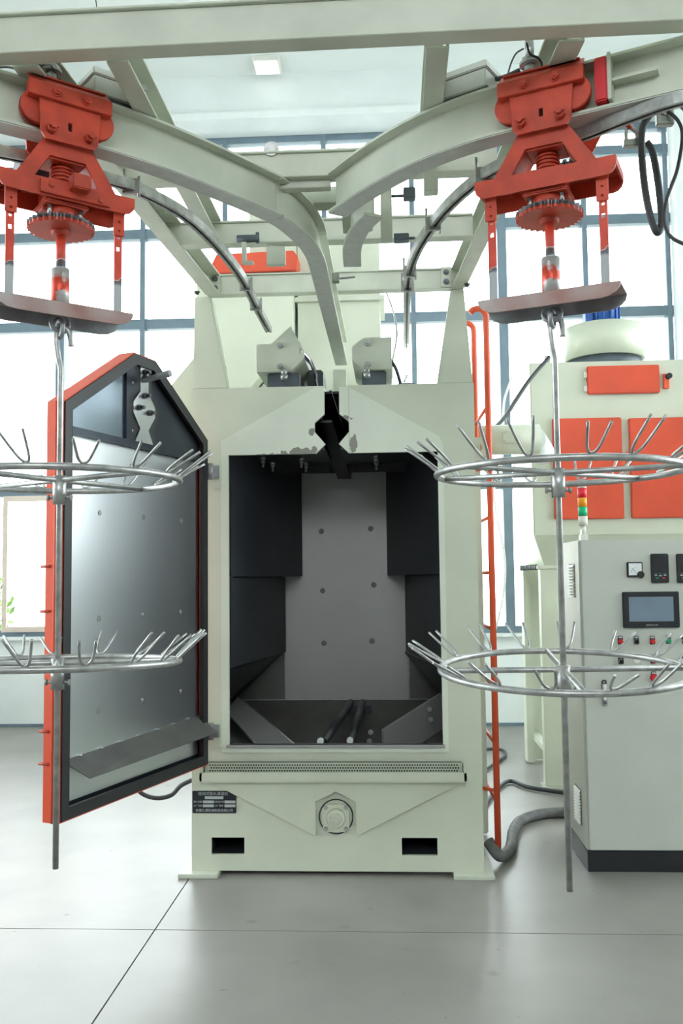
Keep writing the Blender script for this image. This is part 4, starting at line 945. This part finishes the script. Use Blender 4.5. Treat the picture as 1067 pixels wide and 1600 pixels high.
# push buttons: (x, y, colour, kind)
def button(px,py,m,kind,par):
    x,z = cq(px,py); bt = part('push_button', MB().box(x-.013,x+.013,CY-.004,CY,z-.018,z+.024), 'black', par, .002)
    part('legend_tag', MB().box(x-.010,x+.010,CY-.0055,CY-.004,z+.012,z+.021), 'ink', bt)
    r = .013 if kind != 'stop' else .019
    part('button_collar', MB().cyl((x,CY-.004,z-.004),(x,CY-.009,z-.004),r*.95,n=20), 'chrome' if m != 'btnred' else m, bt)
    part('button_cap', MB().cyl((x,CY-.009,z-.004),(x,CY-.02,z-.004),r*.85,r*.8,20), m, bt, .001)
    if kind == 'knob': part('knob_grip', MB().box(x-.003,x+.003,CY-.03,CY-.02,z-.015,z+.007), 'btnblack', bt)
for px,py,m,k in ((969,1001,'btnred',''),(994,1001,'btnblack','knob'),(1019,1001,'btnred',''),(1044,1000,'btngreen',''),(1069,1000,'btncream','knob'),(970,1032,'btnblack','knob'),(995,1032,'cab',''),(1020,1031,'btnred',''),(1070,1030,'btnblack','knob'),(1021,1057,'btnred','stop')):
    if m == 'cab': continue
    button(px,py,m,k,cb)
part('blank_plug', MB().cyl((cq(995,1032)[0],CY,cq(995,1032)[1]),(cq(995,1032)[0],CY-.003,cq(995,1032)[1]),.014,n=20), 'plastic', cb)
# handle
hx,hz = cq(944,1083); hl = part('door_handle', MB().box(hx-.014,hx+.014,CY-.008,CY,hz-.062,hz+.066), 'galv', cb, .003)
part('handle_grip', MB().box(hx-.009,hx+.009,CY-.022,CY-.008,hz-.03,hz+.045), 'plastic', hl, .003); part('key_lock', MB().cyl((hx,CY-.008,hz-.045),(hx,CY-.014,hz-.045),.008,n=14), 'slate', hl)
part('latch_ring', MB().tube([(hx+.009*math.cos(t),CY-.01,hz+.055+.009*math.sin(t)) for t in [2*PI*i/16 for i in range(16)]],.0025,6,closed=True), 'btnblack', hl)
# signal tower
q = at(912,835,CY+.06); sx = q.x; zb = cz1+.075
st = part('signal_tower', MB().cyl((sx,CY+.07,zb),(sx,CY+.07,zb+.048),.0225,n=24), 'plastic', cb, label='stack light with red, amber and green lenses')
for k,m in enumerate(('lgrn','lamb','lred')):
    part('lens', MB().cyl((sx,CY+.07,zb+.05+k*.047),(sx,CY+.07,zb+.095+k*.047),.0225,n=24), m, st, label=('green lens','amber lens','red lens')[k])
part('tower_cap', MB().cyl((sx,CY+.07,zb+.191),(sx,CY+.07,zb+.198),.0225,n=24), 'plastic', st)
part('tower_bracket', MB().box(sx-.018,sx+.018,CY+.04,CY+.10,cz1,cz1+.03).cyl((sx-.012,CY+.07,cz1+.04),(sx+.012,CY+.07,cz1+.04),.026,n=18).cyl((sx,CY+.07,cz1+.05),(sx,CY+.07,zb),.013,n=14), 'plastic', st, .002)

# ------------------------------------------------------------------ hoses and cables on the floor
def ribbed(pts, r, name, label, m):
    P_ = spline(pts, 26); b = MB(); n = len(P_)
    b.tube(P_, r, 14, rf=None)
    rb = MB(); 
    b2 = MB(); rings = P_
    b2.tube(P_, r, 14, rf=lambda t: r*(1+.07*math.sin(t*(n-1)*PI)))
    o = P_[0]; b.b.free()
    return solo(name, b2, m, label, 'hose', (o.x,o.y,0))
hp = [atz(757,1316,.06),atz(775,1333,.035),atz(797,1326,.03),atz(802,1300,.03),atz(814,1282,.03),atz(850,1271,.03),atz(905,1269,.03),atz(960,1268,.03)]
hp[0] = Vector((.47,4.75,.10)); hp[1] = Vector((.52,4.70,.045))
ribbed(hp,.03,'suction_hose','thick grey ribbed hose snaking from the machine base behind the control cabinet','hose')
cable('floor_cable', [Vector((.48,5.55,.02)),atz(790,1222,.018),atz(830,1231,.018),atz(900,1241,.018),atz(960,1247,.018)], .014, 'dark cable crossing the floor behind the ladder foot')
cable('floor_cable', [Vector((.48,6.4,.02)),atz(780,1188,.016),atz(790,1179,.016),atz(785,1172,.016),atz(768,1170,.016),atz(750,1172,.016)], .012, 'small coiled dark cable on the floor behind the ladder')
cable('floor_cable', [Vector((-1.01,4.9,.40)),at(285,1226,4.9),at(268,1242,4.9),at(245,1247,4.9),at(222,1240,4.9),at(205,1222,4.9)], .012, 'dark cable looping out below the open chamber door')
cable('hanging_wire', [at(590,425,5.6),at(612,480,5.6),at(620,520,5.55),at(614,560,5.3),at(612,590,5.0)], .006, 'thin pale wire hanging above the right slot cover', 'galv')
cable('roof_cable', [at(608,560,4.85),at(618,575,4.85),at(626,600,4.88)], .009, 'short dark cable beside the right slot cover')
cable('ceiling_wire', [at(149,-5,5.0),at(151,12,5.0),at(151,30,5.0)], .003, 'thin black wire hanging from the ceiling at top left')
